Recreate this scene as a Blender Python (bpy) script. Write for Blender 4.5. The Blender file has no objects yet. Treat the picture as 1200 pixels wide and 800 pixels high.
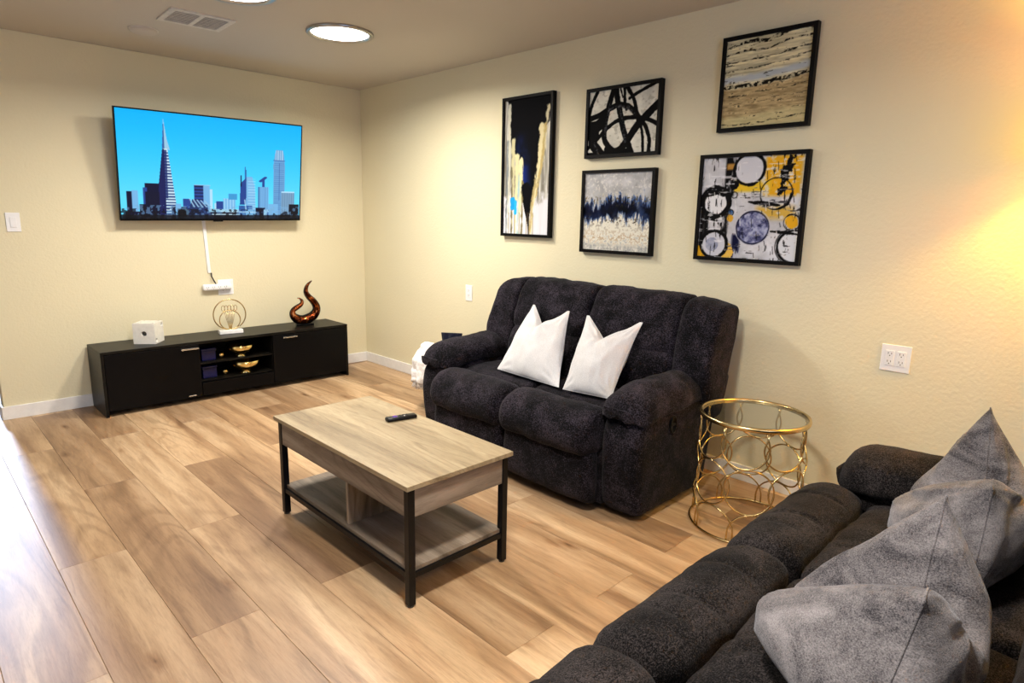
import bpy, bmesh, math, random
import numpy as np
from mathutils import Vector, Matrix, noise as mnoise

scene = bpy.context.scene
COL = scene.collection
PI = math.pi
rad = math.radians

# ------------------------------------------------------------------ camera
cam_d = bpy.data.cameras.new('camera')
cam = bpy.data.objects.new('camera', cam_d); COL.objects.link(cam)
CY, CP, CR, FPX = 0.78048, 0.19631, 0.019445, 739.54
_f = Vector((math.sin(CY)*math.cos(CP), math.cos(CY)*math.cos(CP), -math.sin(CP)))
_r = Vector((math.cos(CY), -math.sin(CY), 0)); _u = _r.cross(_f)
_r2 = _r*math.cos(CR) + _u*math.sin(CR); _u2 = _r2.cross(_f)
cam.matrix_world = Matrix(((_r2.x, _u2.x, -_f.x, -3.15737), (_r2.y, _u2.y, -_f.y, -5.15157),
                           (_r2.z, _u2.z, -_f.z, 1.37888), (0, 0, 0, 1)))
cam_d.sensor_width = 36; cam_d.lens = FPX/1200*36; cam_d.clip_start = 0.05
scene.camera = cam

# ------------------------------------------------------------------ world, sun, exposure
scene.view_settings.view_transform = 'Standard'
scene.view_settings.look = 'None'
scene.view_settings.exposure = 0.0
scene.view_settings.gamma = 1.0
world = bpy.data.worlds.new('world'); scene.world = world; world.use_nodes = True
world.node_tree.nodes['Background'].inputs[0].default_value = (0.62, 0.78, 1.0, 1)
world.node_tree.nodes['Background'].inputs[1].default_value = 1.1
sun_d = bpy.data.lights.new('sun', 'SUN'); sun_d.energy = 2.0; sun_d.angle = rad(4.0); sun_d.color = (0.58, 0.70, 1.0)
sun = bpy.data.objects.new('sun', sun_d); COL.objects.link(sun)
_el = rad(17); _dir = Vector((-0.024*math.cos(_el), -math.cos(_el), -math.sin(_el)))
sun.rotation_euler = _dir.to_track_quat('-Z', 'Y').to_euler(); sun.location = (-3, 6, 4)
def area(name, loc, target, sx, sy, power, color, spread=180):
    d = bpy.data.lights.new(name, 'AREA'); d.shape = 'RECTANGLE'; d.size = sx; d.size_y = sy
    d.energy = power; d.color = color; d.spread = rad(spread)
    o = bpy.data.objects.new(name, d); COL.objects.link(o); o.location = loc
    o.rotation_euler = (Vector(target)-Vector(loc)).to_track_quat('-Z', 'Y').to_euler()
    return o
area('window_daylight', (-5.55, -2.6, 1.45), (-1.0, -2.8, 0.7), 2.2, 1.3, 14, (0.62, 0.76, 1.0))
area('room_fill', (-2.6, -6.2, 2.42), (-2.6, -6.2, 0), 1.2, 0.5, 14, (1.0, 0.95, 0.86))  # unseen ceiling area lamp added behind the camera as interior fill
area('back_daylight', (-2.4, -6.95, 1.5), (-1.2, -4.0, 0.6), 1.4, 1.2, 34, (0.36, 0.52, 1.0))
LAMP_POWER = 40      # each ceiling light
SHADE_POWER = 36    # floor lamp bulb

# ------------------------------------------------------------------ helpers
def lin(c):
    return tuple(((x/12.92) if x <= 0.04045 else ((x+0.055)/1.055)**2.4) for x in c)
def srgb(r, g, b): return lin((r/255, g/255, b/255))

class NT:
    def __init__(self, name):
        self.m = bpy.data.materials.new(name); self.m.use_nodes = True
        self.n = self.m.node_tree.nodes; self.l = self.m.node_tree.links
        self.b = self.n['Principled BSDF']; self.out = self.n['Material Output']
    def node(self, t, **kw):
        n = self.n.new(t)
        for k, v in kw.items():
            if k in n.inputs.keys() if isinstance(k, str) else False: n.inputs[k].default_value = v
            else: setattr(n, k, v)
        return n
    def link(self, a, b): self.l.new(a, b)
    def coords(self, kind='Object', scale=(1, 1, 1), rand=0.0):
        tc = self.n.new('ShaderNodeTexCoord'); mp = self.n.new('ShaderNodeMapping')
        mp.inputs['Scale'].default_value = scale
        src = tc.outputs[kind]
        if rand:
            oi = self.n.new('ShaderNodeObjectInfo'); ml = self.n.new('ShaderNodeMath'); ml.operation = 'MULTIPLY'
            ml.inputs[1].default_value = rand; self.link(oi.outputs['Random'], ml.inputs[0])
            ad = self.n.new('ShaderNodeVectorMath'); ad.operation = 'ADD'
            self.link(src, ad.inputs[0]); self.link(ml.outputs[0], ad.inputs[1]); src = ad.outputs[0]
        self.link(src, mp.inputs[0]); return mp.outputs[0]
    def noise(self, vec, scale, detail=4, rough=0.55, dist=0.0):
        n = self.n.new('ShaderNodeTexNoise'); n.inputs['Scale'].default_value = scale
        n.inputs['Detail'].default_value = detail; n.inputs['Roughness'].default_value = rough
        n.inputs['Distortion'].default_value = dist
        if vec is not None: self.link(vec, n.inputs['Vector'])
        return n.outputs['Fac']
    def ramp(self, fac, stops):
        r = self.n.new('ShaderNodeValToRGB'); e = r.color_ramp.elements
        while len(e) < len(stops): e.new(0.5)
        for el, (p, c) in zip(e, stops):
            el.position = p; el.color = (*c, 1) if len(c) == 3 else c
        self.link(fac, r.inputs[0]); return r.outputs[0]
    def mix(self, fac, a, b, mode='MIX'):
        m = self.n.new('ShaderNodeMix'); m.data_type = 'RGBA'; m.blend_type = mode
        for s, v in ((0, fac), (6, a), (7, b)):
            if isinstance(v, (int, float)): m.inputs[s].default_value = v
            elif isinstance(v, tuple): m.inputs[s].default_value = (*v, 1)
            else: self.link(v, m.inputs[s])
        return m.outputs[2]
    def bump(self, h, strength=0.3, dist=0.01):
        b = self.n.new('ShaderNodeBump'); b.inputs['Strength'].default_value = strength
        b.inputs['Distance'].default_value = dist; self.link(h, b.inputs['Height'])
        self.link(b.outputs[0], self.b.inputs['Normal']); return b
    def col(self, c):
        if isinstance(c, tuple): self.b.inputs['Base Color'].default_value = (*c, 1)
        else: self.link(c, self.b.inputs['Base Color'])
    def set(self, **kw):
        for k, v in kw.items(): self.b.inputs[k.replace('_', ' ')].default_value = v
        return self

def simple(name, c, rough=0.5, metal=0.0, var=0.06, scale=30, bump=0.0, **kw):
    t = NT(name); v = t.coords()
    n = t.noise(v, scale)
    dark = tuple(x*(1-var*2) for x in c); lite = tuple(min(1, x*(1+var*2)) for x in c)
    t.col(t.ramp(n, [(0.3, dark), (0.7, lite)])); t.set(Roughness=rough, Metallic=metal)
    if bump: t.bump(n, bump, 0.004)
    for k, v2 in kw.items(): t.b.inputs[k.replace('_', ' ')].default_value = v2
    return t.m

def emit(name, c, s):
    t = NT(name); t.col((0, 0, 0) if False else c); t.b.inputs['Emission Color'].default_value = (*c, 1)
    t.b.inputs['Emission Strength'].default_value = s; return t.m

def wall_mat(name, c, bump=0.2):
    t = NT(name); v = t.coords('Object')
    big = t.noise(v, 0.8, 2)
    t.col(t.ramp(big, [(0.3, tuple(x*0.97 for x in c)), (0.7, tuple(min(1, x*1.02) for x in c))]))
    h = t.noise(v, 75, 3, 0.5); h2 = t.noise(v, 45, 2, 0.5)
    a = t.n.new('ShaderNodeMath'); a.operation = 'ADD'; t.link(h, a.inputs[0]); t.link(h2, a.inputs[1])
    t.bump(a.outputs[0], bump, 0.006); t.set(Roughness=0.62); t.b.inputs['Specular IOR Level'].default_value = 0.3
    return t.m

def wood_mat(name, c0, c1, c2, knot=True, rand=50.0, rough=0.42, along='y', gscale=1.0, tint=0.35, softs=6.5):
    t = NT(name)
    sc = {'y': (1, .085, 1), 'x': (.085, 1, 1), 'z': (1, 1, .085)}[along]
    v = t.coords('Object', sc, rand)
    v2 = t.coords('Object', {'y': (1, .16, 1), 'x': (.16, 1, 1), 'z': (1, 1, .16)}[along], rand)
    fine = t.noise(v, 210*gscale, 5, 0.7, 0.3)
    mid = t.noise(v, 34*gscale, 6, 0.68, 0.8)
    soft = t.noise(v, softs*gscale, 4, 0.5, 0.6)
    m1 = t.n.new('ShaderNodeMath'); m1.operation = 'MULTIPLY'; m1.inputs[1].default_value = 95
    big = t.noise(v2, 2.6*gscale, 2.0, 0.35, 0.7); t.link(big, m1.inputs[0])
    m2 = t.n.new('ShaderNodeMath'); m2.operation = 'SINE'; t.link(m1.outputs[0], m2.inputs[0])
    rings = t.ramp(m2.outputs[0], [(0.3, (1, 1, 1)), (1.0, (0.70, 0.66, 0.62))])
    rmask = t.ramp(t.noise(v2, 3.3*gscale, 2), [(0.44, (0, 0, 0)), (0.60, (1, 1, 1))])
    base = t.ramp(soft, [(0.30, c0), (0.48, c1), (0.68, c2)])
    g = t.ramp(mid, [(0.32, (0.66, 0.60, 0.56)), (0.52, (1, 1, 1)), (0.75, (1.08, 1.08, 1.08))])
    g2 = t.ramp(fine, [(0.3, (0.76, 0.74, 0.72)), (0.55, (1, 1, 1))])
    col = t.mix(0.8, base, g, 'MULTIPLY')
    col = t.mix(0.7, col, g2, 'MULTIPLY')
    rf = t.n.new('ShaderNodeMath'); rf.operation = 'MULTIPLY'; t.link(rmask, rf.inputs[0]); rf.inputs[1].default_value = 0.75
    col = t.mix(rf.outputs[0], col, rings, 'MULTIPLY')
    oi = t.n.new('ShaderNodeObjectInfo')
    if tint:
        tn = t.ramp(oi.outputs['Random'], [(0.0, (0.66, 0.60, 0.56)), (0.35, (0.86, 0.83, 0.80)), (0.65, (1.0, 0.99, 0.97)), (1.0, (1.18, 1.18, 1.16))])
        col = t.mix(tint, col, tn, 'MULTIPLY')
    if knot:
        ks = {'y': (4.6, 1.5, 1), 'x': (1.5, 4.6, 1), 'z': (4.6, 1, 1.5)}[along]
        kv = t.coords('Object', ks, rand)
        vo = t.n.new('ShaderNodeTexVoronoi'); vo.inputs['Scale'].default_value = 1.0; t.link(kv, vo.inputs['Vector'])
        vo.inputs['Randomness'].default_value = 1.0
        # distort distance a little
        dn = t.noise(kv, 9, 2); ad = t.n.new('ShaderNodeMath'); ad.operation = 'MULTIPLY_ADD'
        t.link(dn, ad.inputs[0]); ad.inputs[1].default_value = 0.09; t.link(vo.outputs['Distance'], ad.inputs[2])
        kmask = t.ramp(ad.outputs[0], [(0.055, (0.25, 0.17, 0.11)), (0.085, (0.62, 0.5, 0.4)), (0.16, (1, 1, 1))])
        col = t.mix(0.9, col, kmask, 'MULTIPLY')
    t.col(col); t.set(Roughness=rough)
    t.bump(fine, 0.12, 0.002)
    return t.m

def fabric_mat(name, c_dark, c_light, weave=420, patch=7, sheen=0.4, bump=0.5, stretch=(1, 1, 1), contrast=(0.38, 0.68), pw=0.55):
    t = NT(name); v = t.coords('Object', stretch)
    f = t.noise(v, weave, 3, 0.6); p = t.noise(v, patch, 4, 0.6, 0.6); m = t.noise(v, weave/3, 3, 0.6, 0.5)
    a = t.n.new('ShaderNodeMath'); a.operation = 'MULTIPLY_ADD'; t.link(p, a.inputs[0]); a.inputs[1].default_value = pw
    t.link(f, a.inputs[2])
    b = t.n.new('ShaderNodeMath'); b.operation = 'MULTIPLY_ADD'; t.link(m, b.inputs[0]); b.inputs[1].default_value = 0.25
    t.link(a.outputs[0], b.inputs[2])
    s = t.n.new('ShaderNodeMath'); s.operation = 'SUBTRACT'; t.link(b.outputs[0], s.inputs[0]); s.inputs[1].default_value = 0.39+(pw-.55)*.5
    t.col(t.ramp(s.outputs[0], [(contrast[0], c_dark), (contrast[1], c_light)]))
    t.set(Roughness=0.95); t.b.inputs['Sheen Weight'].default_value = sheen
    t.b.inputs['Sheen Roughness'].default_value = 0.4; t.b.inputs['Specular IOR Level'].default_value = 0.15
    t.b.inputs['Sheen Tint'].default_value = (0.85, 0.88, 1.0, 1)
    t.bump(f, bump, 0.003)
    return t.m

M = {}
M['wall'] = wall_mat('wall_paint', (0.74, 0.675, 0.475))
M['ceiling'] = wall_mat('ceiling_paint', (0.55, 0.51, 0.455), 0.12)
M['white_trim'] = simple('white_trim_paint', (0.82, 0.81, 0.80), 0.4, var=0.02)
M['plastic'] = simple('white_plastic', (0.85, 0.85, 0.86), 0.35, var=0.01)
M['slot'] = simple('dark_slot', (0.03, 0.03, 0.03), 0.6)
M['plank'] = wood_mat('oak_plank', (0.26, 0.150, 0.080), (0.44, 0.285, 0.160), (0.62, 0.45, 0.285), tint=0.85)
M['subfloor'] = simple('joint_brown', (0.10, 0.06, 0.035), 0.9)  # dark brown slab seen in the gaps between planks
M['black_wood'] = NT('black_woodgrain')
_t = M['black_wood']; _v = _t.coords('Object', (.1, 1, 1)); _n = _t.noise(_v, 60, 4)
_t.col(_t.ramp(_n, [(0.35, (0.002, 0.002, 0.002)), (0.7, (0.011, 0.009, 0.006))])); _t.set(Roughness=0.38); _t.b.inputs['Specular IOR Level'].default_value = 0.18; _t.bump(_n, 0.2, 0.002); M['black_wood'] = _t.m
M['gloss_black'] = simple('gloss_black', (0.0015, 0.0015, 0.002), 0.35, Specular_IOR_Level=0.15)
M['black_metal'] = simple('black_metal', (0.003, 0.003, 0.004), 0.4, 0.0, Specular_IOR_Level=0.25)
M['frame_black'] = simple('frame_black', (0.003, 0.0022, 0.0022), 0.5, Specular_IOR_Level=0.12)
M['frame_side'] = simple('frame_brown_edge', (0.030, 0.010, 0.007), 0.45, Specular_IOR_Level=0.15)
M['chrome'] = simple('brushed_steel', (0.75, 0.75, 0.75), 0.25, 1.0)
M['gold'] = simple('antique_gold', (0.62, 0.46, 0.22), 0.26, 1.0, 0.12, 12)
M['gold_bowl'] = simple('polished_gold', (0.95, 0.70, 0.28), 0.12, 1.0)
M['table_top'] = wood_mat('greige_oak_top', (0.23, 0.17, 0.095), (0.33, 0.255, 0.15), (0.41, 0.325, 0.20), knot=False, along='y', rand=7, tint=0, gscale=1.5, rough=0.5)
M['table_wood'] = wood_mat('grey_oak_board', (0.10, 0.075, 0.055), (0.22, 0.175, 0.135), (0.36, 0.30, 0.24), knot=False, along='y', rand=7, tint=0, gscale=1.5, rough=0.55)
M['table_end'] = wood_mat('grey_oak_end', (0.10, 0.075, 0.055), (0.22, 0.175, 0.135), (0.36, 0.30, 0.24), knot=False, along='x', rand=7, tint=0, gscale=1.5, rough=0.55)
M['table_panel'] = wood_mat('grey_oak_panel', (0.10, 0.075, 0.055), (0.22, 0.175, 0.135), (0.36, 0.30, 0.24), knot=False, along='z', rand=7, tint=0, gscale=2, rough=0.55)
M['love_fabric'] = fabric_mat('plum_black_chenille', (0.0006, 0.0005, 0.0010), (0.088, 0.070, 0.096), weave=185, patch=7, sheen=0.06, contrast=(0.46, 0.98), pw=0.6, bump=0.9)
M['sofa_fabric'] = fabric_mat('charcoal_tweed', (0.0015, 0.0012, 0.0015), (0.092, 0.076, 0.077), weave=290, patch=4, sheen=0.05, contrast=(0.44, 0.92), bump=0.9)
M['grey_velvet'] = fabric_mat('grey_velvet', (0.028, 0.026, 0.032), (0.275, 0.257, 0.272), weave=300, patch=7, sheen=0.35, stretch=(1, 1, 1.8), contrast=(0.25, 0.85), pw=1.3)
M['white_linen'] = fabric_mat('white_linen', (0.56, 0.55, 0.56), (0.72, 0.71, 0.72), weave=380, patch=4, sheen=0.2, bump=0.25)
M['fluffy'] = fabric_mat('white_fleece', (0.70, 0.68, 0.68), (0.92, 0.92, 0.92), weave=120, patch=12, sheen=0.4, bump=0.8)
M['navy'] = fabric_mat('navy_cloth', (0.001, 0.0015, 0.006), (0.004, 0.005, 0.02), weave=300, sheen=0.1)
M['wicker'] = simple('tan_wicker', (0.36, 0.24, 0.15), 0.7, var=0.25, scale=60, bump=0.5)
M['ceramic'] = simple('white_ceramic', (0.80, 0.78, 0.72), 0.3, var=0.03)
M['marble'] = simple('white_marble', (0.82, 0.81, 0.80), 0.25, var=0.06, scale=14)
M['copper'] = NT('flame_copper'); _t = M['copper']; _v = _t.coords(); _n = _t.noise(_v, 26, 4, .6, 1.0)
_t.col(_t.ramp(_n, [(0.44, (0.03, 0.006, 0.003)), (0.58, (0.35, 0.08, 0.02)), (0.72, (1.0, 0.45, 0.15))])); _t.set(Roughness=0.22, Metallic=1.0); M['copper'] = _t.m
M['blue_glow'] = simple('blue_glow_tone', (0.001, 0.004, 0.05), 0.25)  # blue glow of the console shelves put into a surface colour
M['light_white'] = emit('ceiling_diffuser', (1.0, 0.97, 0.90), 9.0)
M['shade'] = emit('lamp_shade_lit', (1.0, 0.60, 0.11), 8.0)
M['rim_nickel'] = simple('satin_nickel', (0.42, 0.40, 0.37), 0.3, 0.9)
M['grille'] = simple('vent_grille', (0.62, 0.59, 0.55), 0.5)
M['filter'] = simple('vent_dark', (0.16, 0.15, 0.14), 0.8)
# clear glass that lets light through
def glass_mat(name, tint=(0.95, 0.97, 0.96)):
    t = NT(name); t.n.remove(t.b)
    tr = t.n.new('ShaderNodeBsdfTransparent'); tr.inputs[0].default_value = (*tint, 1)
    gl = t.n.new('ShaderNodeBsdfGlossy'); gl.inputs['Roughness'].default_value = 0.02
    lw = t.n.new('ShaderNodeLayerWeight'); lw.inputs[0].default_value = 0.5
    pw = t.n.new('ShaderNodeMath'); pw.operation = 'POWER'; pw.inputs[1].default_value = 4.0; t.link(lw.outputs['Facing'], pw.inputs[0])
    fr = t.n.new('ShaderNodeMath'); fr.operation = 'MULTIPLY_ADD'; fr.inputs[1].default_value = 0.7; fr.inputs[2].default_value = 0.04; t.link(pw.outputs[0], fr.inputs[0])
    mx = t.n.new('ShaderNodeMixShader'); t.link(fr.outputs[0], mx.inputs[0]); t.link(tr.outputs[0], mx.inputs[1]); t.link(gl.outputs[0], mx.inputs[2])
    t.link(mx.outputs[0], t.out.inputs[0]); return t.m
M['glass'] = glass_mat('clear_glass')

def link_obj(o, parent=None):
    COL.objects.link(o)
    if parent: o.parent = parent
    return o
def mk(name, verts, faces, mat, parent=None, smooth=False, loc=(0, 0, 0), rot=(0, 0, 0)):
    me = bpy.data.meshes.new(name); me.from_pydata([tuple(v) for v in verts], [], faces); me.update()
    if smooth: me.polygons.foreach_set('use_smooth', [True]*len(me.polygons))
    if mat: me.materials.append(mat)
    o = bpy.data.objects.new(name, me); o.location = loc; o.rotation_euler = rot
    return link_obj(o, parent)
class MB:
    """collects shapes for one mesh"""
    def __init__(self): self.v = []; self.f = []
    def add(self, v, f):
        o = len(self.v); self.v += [tuple(x) for x in v]; self.f += [tuple(i+o for i in q) for q in f]; return self
    def box(self, x0, x1, y0, y1, z0, z1, bev=0.0):
        bm = bmesh.new(); bmesh.ops.create_cube(bm, size=1)
        for v in bm.verts: v.co = Vector(((x0+x1)/2+v.co.x*(x1-x0), (y0+y1)/2+v.co.y*(y1-y0), (z0+z1)/2+v.co.z*(z1-z0)))
        if bev: bmesh.ops.bevel(bm, geom=bm.edges[:], offset=bev, segments=2, affect='EDGES', profile=0.5)
        bm.verts.index_update(); self.add([v.co[:] for v in bm.verts], [[v.index for v in f.verts] for f in bm.faces]); bm.free(); return self
    def tube(self, pts, r, n=8, closed=False, cap=True, flat=1.0):
        pts = [Vector(p) for p in pts]; N = len(pts); rs = r if isinstance(r, (list, tuple)) else [r]*N
        V = []; up = None
        for i, p in enumerate(pts):
            a = pts[(i-1) % N] if (closed or i > 0) else p; b = pts[(i+1) % N] if (closed or i < N-1) else p
            t = (b-a).normalized()
            if up is None:
                up = Vector((0, 0, 1)) if abs(t.z) < 0.9 else Vector((1, 0, 0))
            s = t.cross(up).normalized(); up = s.cross(t).normalized()
            for k in range(n):
                an = 2*PI*k/n; V.append(p + s*math.cos(an)*rs[i]*flat + up*math.sin(an)*rs[i])
        F = []
        for i in range(N if closed else N-1):
            j = (i+1) % N
            for k in range(n): F.append((i*n+k, i*n+(k+1) % n, j*n+(k+1) % n, j*n+k))
        if cap and not closed: F.append(tuple(range(n))[::-1]); F.append(tuple((N-1)*n+k for k in range(n)))
        return self.add(V, F)
    def lathe(self, prof, n=32, cx=0, cy=0, caps=True):
        if prof[0] == prof[-1]: caps = False
        V = []; F = []
        for r, z in prof:
            for k in range(n): V.append((cx+r*math.cos(2*PI*k/n), cy+r*math.sin(2*PI*k/n), z))
        for i in range(len(prof)-1):
            for k in range(n): F.append((i*n+k, i*n+(k+1) % n, (i+1)*n+(k+1) % n, (i+1)*n+k))
        if caps and prof[0][0] > 1e-6: F.append(tuple(range(n))[::-1])
        if caps and prof[-1][0] > 1e-6: F.append(tuple((len(prof)-1)*n+k for k in range(n)))
        return self.add(V, F)
    def build(self, name, mat, parent=None, smooth=False, loc=(0, 0, 0), rot=(0, 0, 0)):
        return mk(name, self.v, self.f, mat, parent, smooth, loc, rot)
def bx(name, x0, x1, y0, y1, z0, z1, mat, parent=None, bev=0.0, **kw):
    return MB().box(x0, x1, y0, y1, z0, z1, bev).build(name, mat, parent, **kw)
def thing(name, label, cat, loc=(0, 0, 0), rotz=0.0, group=None):
    o = bpy.data.objects.new(name, None); o.empty_display_size = 0.1; o.location = loc; o.rotation_euler = (0, 0, rotz)
    COL.objects.link(o); o['label'] = label; o['category'] = cat
    if group: o['group'] = group
    return o
def tag(o, label, cat, group=None):
    o['label'] = label; o['category'] = cat
    if group: o['group'] = group
    return o
def struct(o): o['kind'] = 'structure'; return o
def subsurf(o, lv=1):
    m = o.modifiers.new('s', 'SUBSURF'); m.levels = lv; m.render_levels = lv; return o

# ------------------------------------------------------------------ structure
H = 2.44
ceiling = struct(bx('ceiling', -5.5, 0.12, -7.1, 3.2, H, H+0.1, M['ceiling']))
floor = struct(bx('floor', -5.5, 0.1, -7.1, 3.2, -0.06, -0.007, M['subfloor']))
PW, PL = 0.2325, 1.535
_pl = {}
def plank_mesh(w, l):
    key = (round(w, 4), round(l, 4))
    if key not in _pl:
        b = 0.0012
        x, y = w/2-0.0003, l/2-0.0003
        V = [(-x, -y, -.006), (x, -y, -.006), (x, y, -.006), (-x, y, -.006), (-x, -y, -b), (x, -y, -b), (x, y, -b), (-x, y, -b),
             (-x+b, -y+b, 0), (x-b, -y+b, 0), (x-b, y-b, 0), (-x+b, y-b, 0)]
        F = [(0, 1, 5, 4), (1, 2, 6, 5), (2, 3, 7, 6), (3, 0, 4, 7), (4, 5, 9, 8), (5, 6, 10, 9), (6, 7, 11, 10), (7, 4, 8, 11), (8, 9, 10, 11)]
        me = bpy.data.meshes.new('plank'); me.from_pydata(V, [], F); me.materials.append(M['plank']); _pl[key] = me
    return _pl[key]
for k in range(-12, 13):
    x0 = -2.833 + PW*k; x1 = min(x0+PW, 0.0); x0 = max(x0, -5.4)
    if x1-x0 < 0.02: continue
    off = -0.815 if k % 2 == 0 else -1.583
    ylim = 3.05 if (x0+x1)/2 < -1.6 else 0.0
    y0 = off - 6*PL
    while y0 < ylim:
        a, b = max(y0, -7.0), min(y0+PL, ylim)
        if b-a > 0.02:
            o = bpy.data.objects.new('plank', plank_mesh(x1-x0, b-a)); o.location = ((x0+x1)/2, (a+b)/2, 0)
            link_obj(o, floor)
        y0 += PL
struct(bx('wall_right', 0, 0.12, -7.1, 0.12, 0, H, M['wall']))
struct(bx('wall_far', -2.733, 0, 0, 0.12, 0, H, M['wall'], bev=0.004))
struct(bx('wall_hall_right', -1.6, -1.48, 0.12, 3.2, 0, H, M['wall']))
wb = MB(); wb.box(-5.4, -3.2, -7.1, -7.0, 0, H); wb.box(-1.6, 0, -7.1, -7.0, 0, H); wb.box(-3.2, -1.6, -7.1, -7.0, 0, .85); wb.box(-3.2, -1.6, -7.1, -7.0, 2.1, H)
struct(wb.build('wall_back', M['wall']))
w2_ = MB(); w2_.box(-3.2, -3.15, -7.09, -7.02, .85, 2.1).box(-1.65, -1.6, -7.09, -7.02, .85, 2.1).box(-3.15, -1.65, -7.09, -7.02, .85, .9).box(-3.15, -1.65, -7.09, -7.02, 2.05, 2.1)
w2_ = struct(w2_.build('window_2', M['white_trim'])); struct(bx('pane', -3.15, -1.65, -7.057, -7.053, .9, 2.05, M['glass'], w2_))
# left wall with window opening
wl = MB(); wl.box(-5.5, -5.4, -7.0, -3.75, 0, H); wl.box(-5.5, -5.4, -1.45, 3.05, 0, H); wl.box(-5.5, -5.4, -3.75, -1.45, 0, 0.8); wl.box(-5.5, -5.4, -3.75, -1.45, 2.1, H)
struct(wl.build('wall_left', M['wall']))
wf = MB(); wf.box(-5.49, -5.42, -3.75, -3.70, .8, 2.1).box(-5.49, -5.42, -1.5, -1.45, .8, 2.1).box(-5.49, -5.42, -3.7, -1.5, .8, .85).box(-5.49, -5.42, -3.7, -1.5, 2.05, 2.1).box(-5.48, -5.43, -2.625, -2.575, .85, 2.05)
w1 = struct(wf.build('window_1', M['white_trim']))
struct(bx('pane', -5.457, -5.453, -3.7, -2.625, .85, 2.05, M['glass'], w1)); struct(bx('pane', -5.457, -5.453, -2.575, -1.5, .85, 2.05, M['glass'], w1))
# hall end wall with a sliding glass door
wh = MB(); wh.box(-5.4, -4.3, 3.05, 3.2, 0, H).box(-1.9, -1.6, 3.05, 3.2, 0, H).box(-4.3, -1.9, 3.05, 3.2, 2.28, H)
struct(wh.build('wall_hall_far', M['wall']))
df = MB(); df.box(-4.3, -4.25, 3.07, 3.17, 0, 2.28).box(-1.95, -1.9, 3.07, 3.17, 0, 2.28).box(-4.25, -1.95, 3.07, 3.17, 2.24, 2.28).box(-4.25, -1.95, 3.07, 3.17, 0, .04).box(-4.1, -4.04, 3.09, 3.15, .04, 2.24)
d1 = struct(df.build('door_1', M['white_trim']))
struct(bx('pane', -4.25, -4.1, 3.118, 3.122, .04, 2.24, M['glass'], d1)); struct(bx('pane', -4.04, -1.95, 3.118, 3.122, .04, 2.24, M['glass'], d1))
def baseboard(name, x0, x1, y0, y1): return struct(bx(name, x0, x1, y0, y1, 0, 0.088, M['white_trim'], bev=0.003))
baseboard('baseboard_right', -0.014, 0, -7.0, 0); baseboard('baseboard_far', -2.745, -0.014, -0.014, 0)
baseboard('baseboard_far_end', -2.747, -2.733, 0.0, 0.12); baseboard('baseboard_back', -5.4, 0, -7.0, -6.986)

# ------------------------------------------------------------------ ceiling fittings
def ceiling_light(x, y, label, power=LAMP_POWER):
    t = thing('ceiling_light', label, 'light', (x, y, H), group='round ceiling lights')
    MB().lathe([(.196, 0), (.198, -.012), (.192, -.018), (.176, -.016), (.168, -.006), (.168, 0)], 48, caps=False).build('rim', M['rim_nickel'], t, True)
    MB().lathe([(.168, -.006), (.12, -.010), (.0001, -.012)], 40).build('diffuser', M['light_white'], t, True)
    d = bpy.data.lights.new('ceiling_lamp', 'AREA'); d.shape = 'DISK'; d.size = 0.32; d.energy = power; d.color = (1.0, 0.93, 0.82); d.spread = rad(165)
    o = bpy.data.objects.new('ceiling_lamp', d); o.location = (0, 0, -.03); link_obj(o, t)
    return t
ceiling_light(-1.047, -1.50, 'round white ceiling light with nickel rim, wholly in view above the loveseat wall')
ceiling_light(-1.78, -1.79, 'round ceiling light cut off by the top edge of the photo')
ceiling_light(-2.3, -4.2, 'round ceiling light above the sofa, out of view', LAMP_POWER*1.25)
v = thing('ceiling_vent', 'rectangular white ceiling vent with two dark grille panels', 'vent', (-1.735, -1.115, H), rad(-2))
vf = MB(); vf.box(-.17, .17, -.15, -.118, -.008, 0).box(-.17, .17, .118, .15, -.008, 0).box(-.17, -.14, -.118, .118, -.008, 0).box(.14, .17, -.118, .118, -.008, 0).box(-.012, .012, -.118, .118, -.008, 0)
vf.build('frame', M['grille'], v)
for sx in (-1, 1):
    c = sx*.076
    bx('filter', c-.064, c+.064, -.118, .118, -.003, 0, M['filter'], v)
    for i in range(9):
        y = -.105+i*.026
        MB().box(c-.064, c+.064, y-.001, y+.003, -.007, -.003).build('slat', M['grille'], v)
s = thing('smoke_detector', 'small round white disc on the ceiling beside the vent', 'detector', (-1.885, -.655, H))
MB().lathe([(.075, 0), (.075, -.012), (.06, -.024), (.0001, -.027)], 36).build('cover', M['ceiling'], s, True)
MB().lathe([(.082, 0), (.082, -.004), (.0001, -.004)], 36).build('mounting_plate', M['grille'], s, True)

# ------------------------------------------------------------------ wall plates (built facing -Y, rotated for the right wall)
def outlet_insert(t, cx, z0=0.0):
    p = bx('receptacle', cx-.017, cx+.017, -.009, -.0055, z0-.034, z0+.034, M['plastic'], t, bev=.0012)
    sl = MB()
    for dz in (-.018, .018):
        sl.box(cx-.0075, cx-.0055, -.0098, -.0088, z0+dz-.001, z0+dz+.008).box(cx+.0055, cx+.0075, -.0098, -.0088, z0+dz-.001, z0+dz+.007).box(cx-.002, cx+.002, -.0098, -.0088, z0+dz-.009, z0+dz-.005)
    s_ = sl.build('slots', M['slot'], p)
def plate(label, loc, rotz, w, n, name='wall_outlet'):
    t = thing(name, label, 'outlet' if name == 'wall_outlet' else 'switch', loc, rotz)
    bx('cover_plate', -w/2, w/2, -.006, 0, -.06, .06, M['plastic'], t, bev=.002)
    for i in range(n): outlet_insert(t, (i-(n-1)/2)*.046)
    return t
plate('single white outlet on the right wall between corner and loveseat', (0, -1.486, .793), -PI/2, .075, 1)
plate('double white outlet on the right wall above the sofa arm', (0, -4.400, .788), -PI/2, .118, 2)
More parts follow.
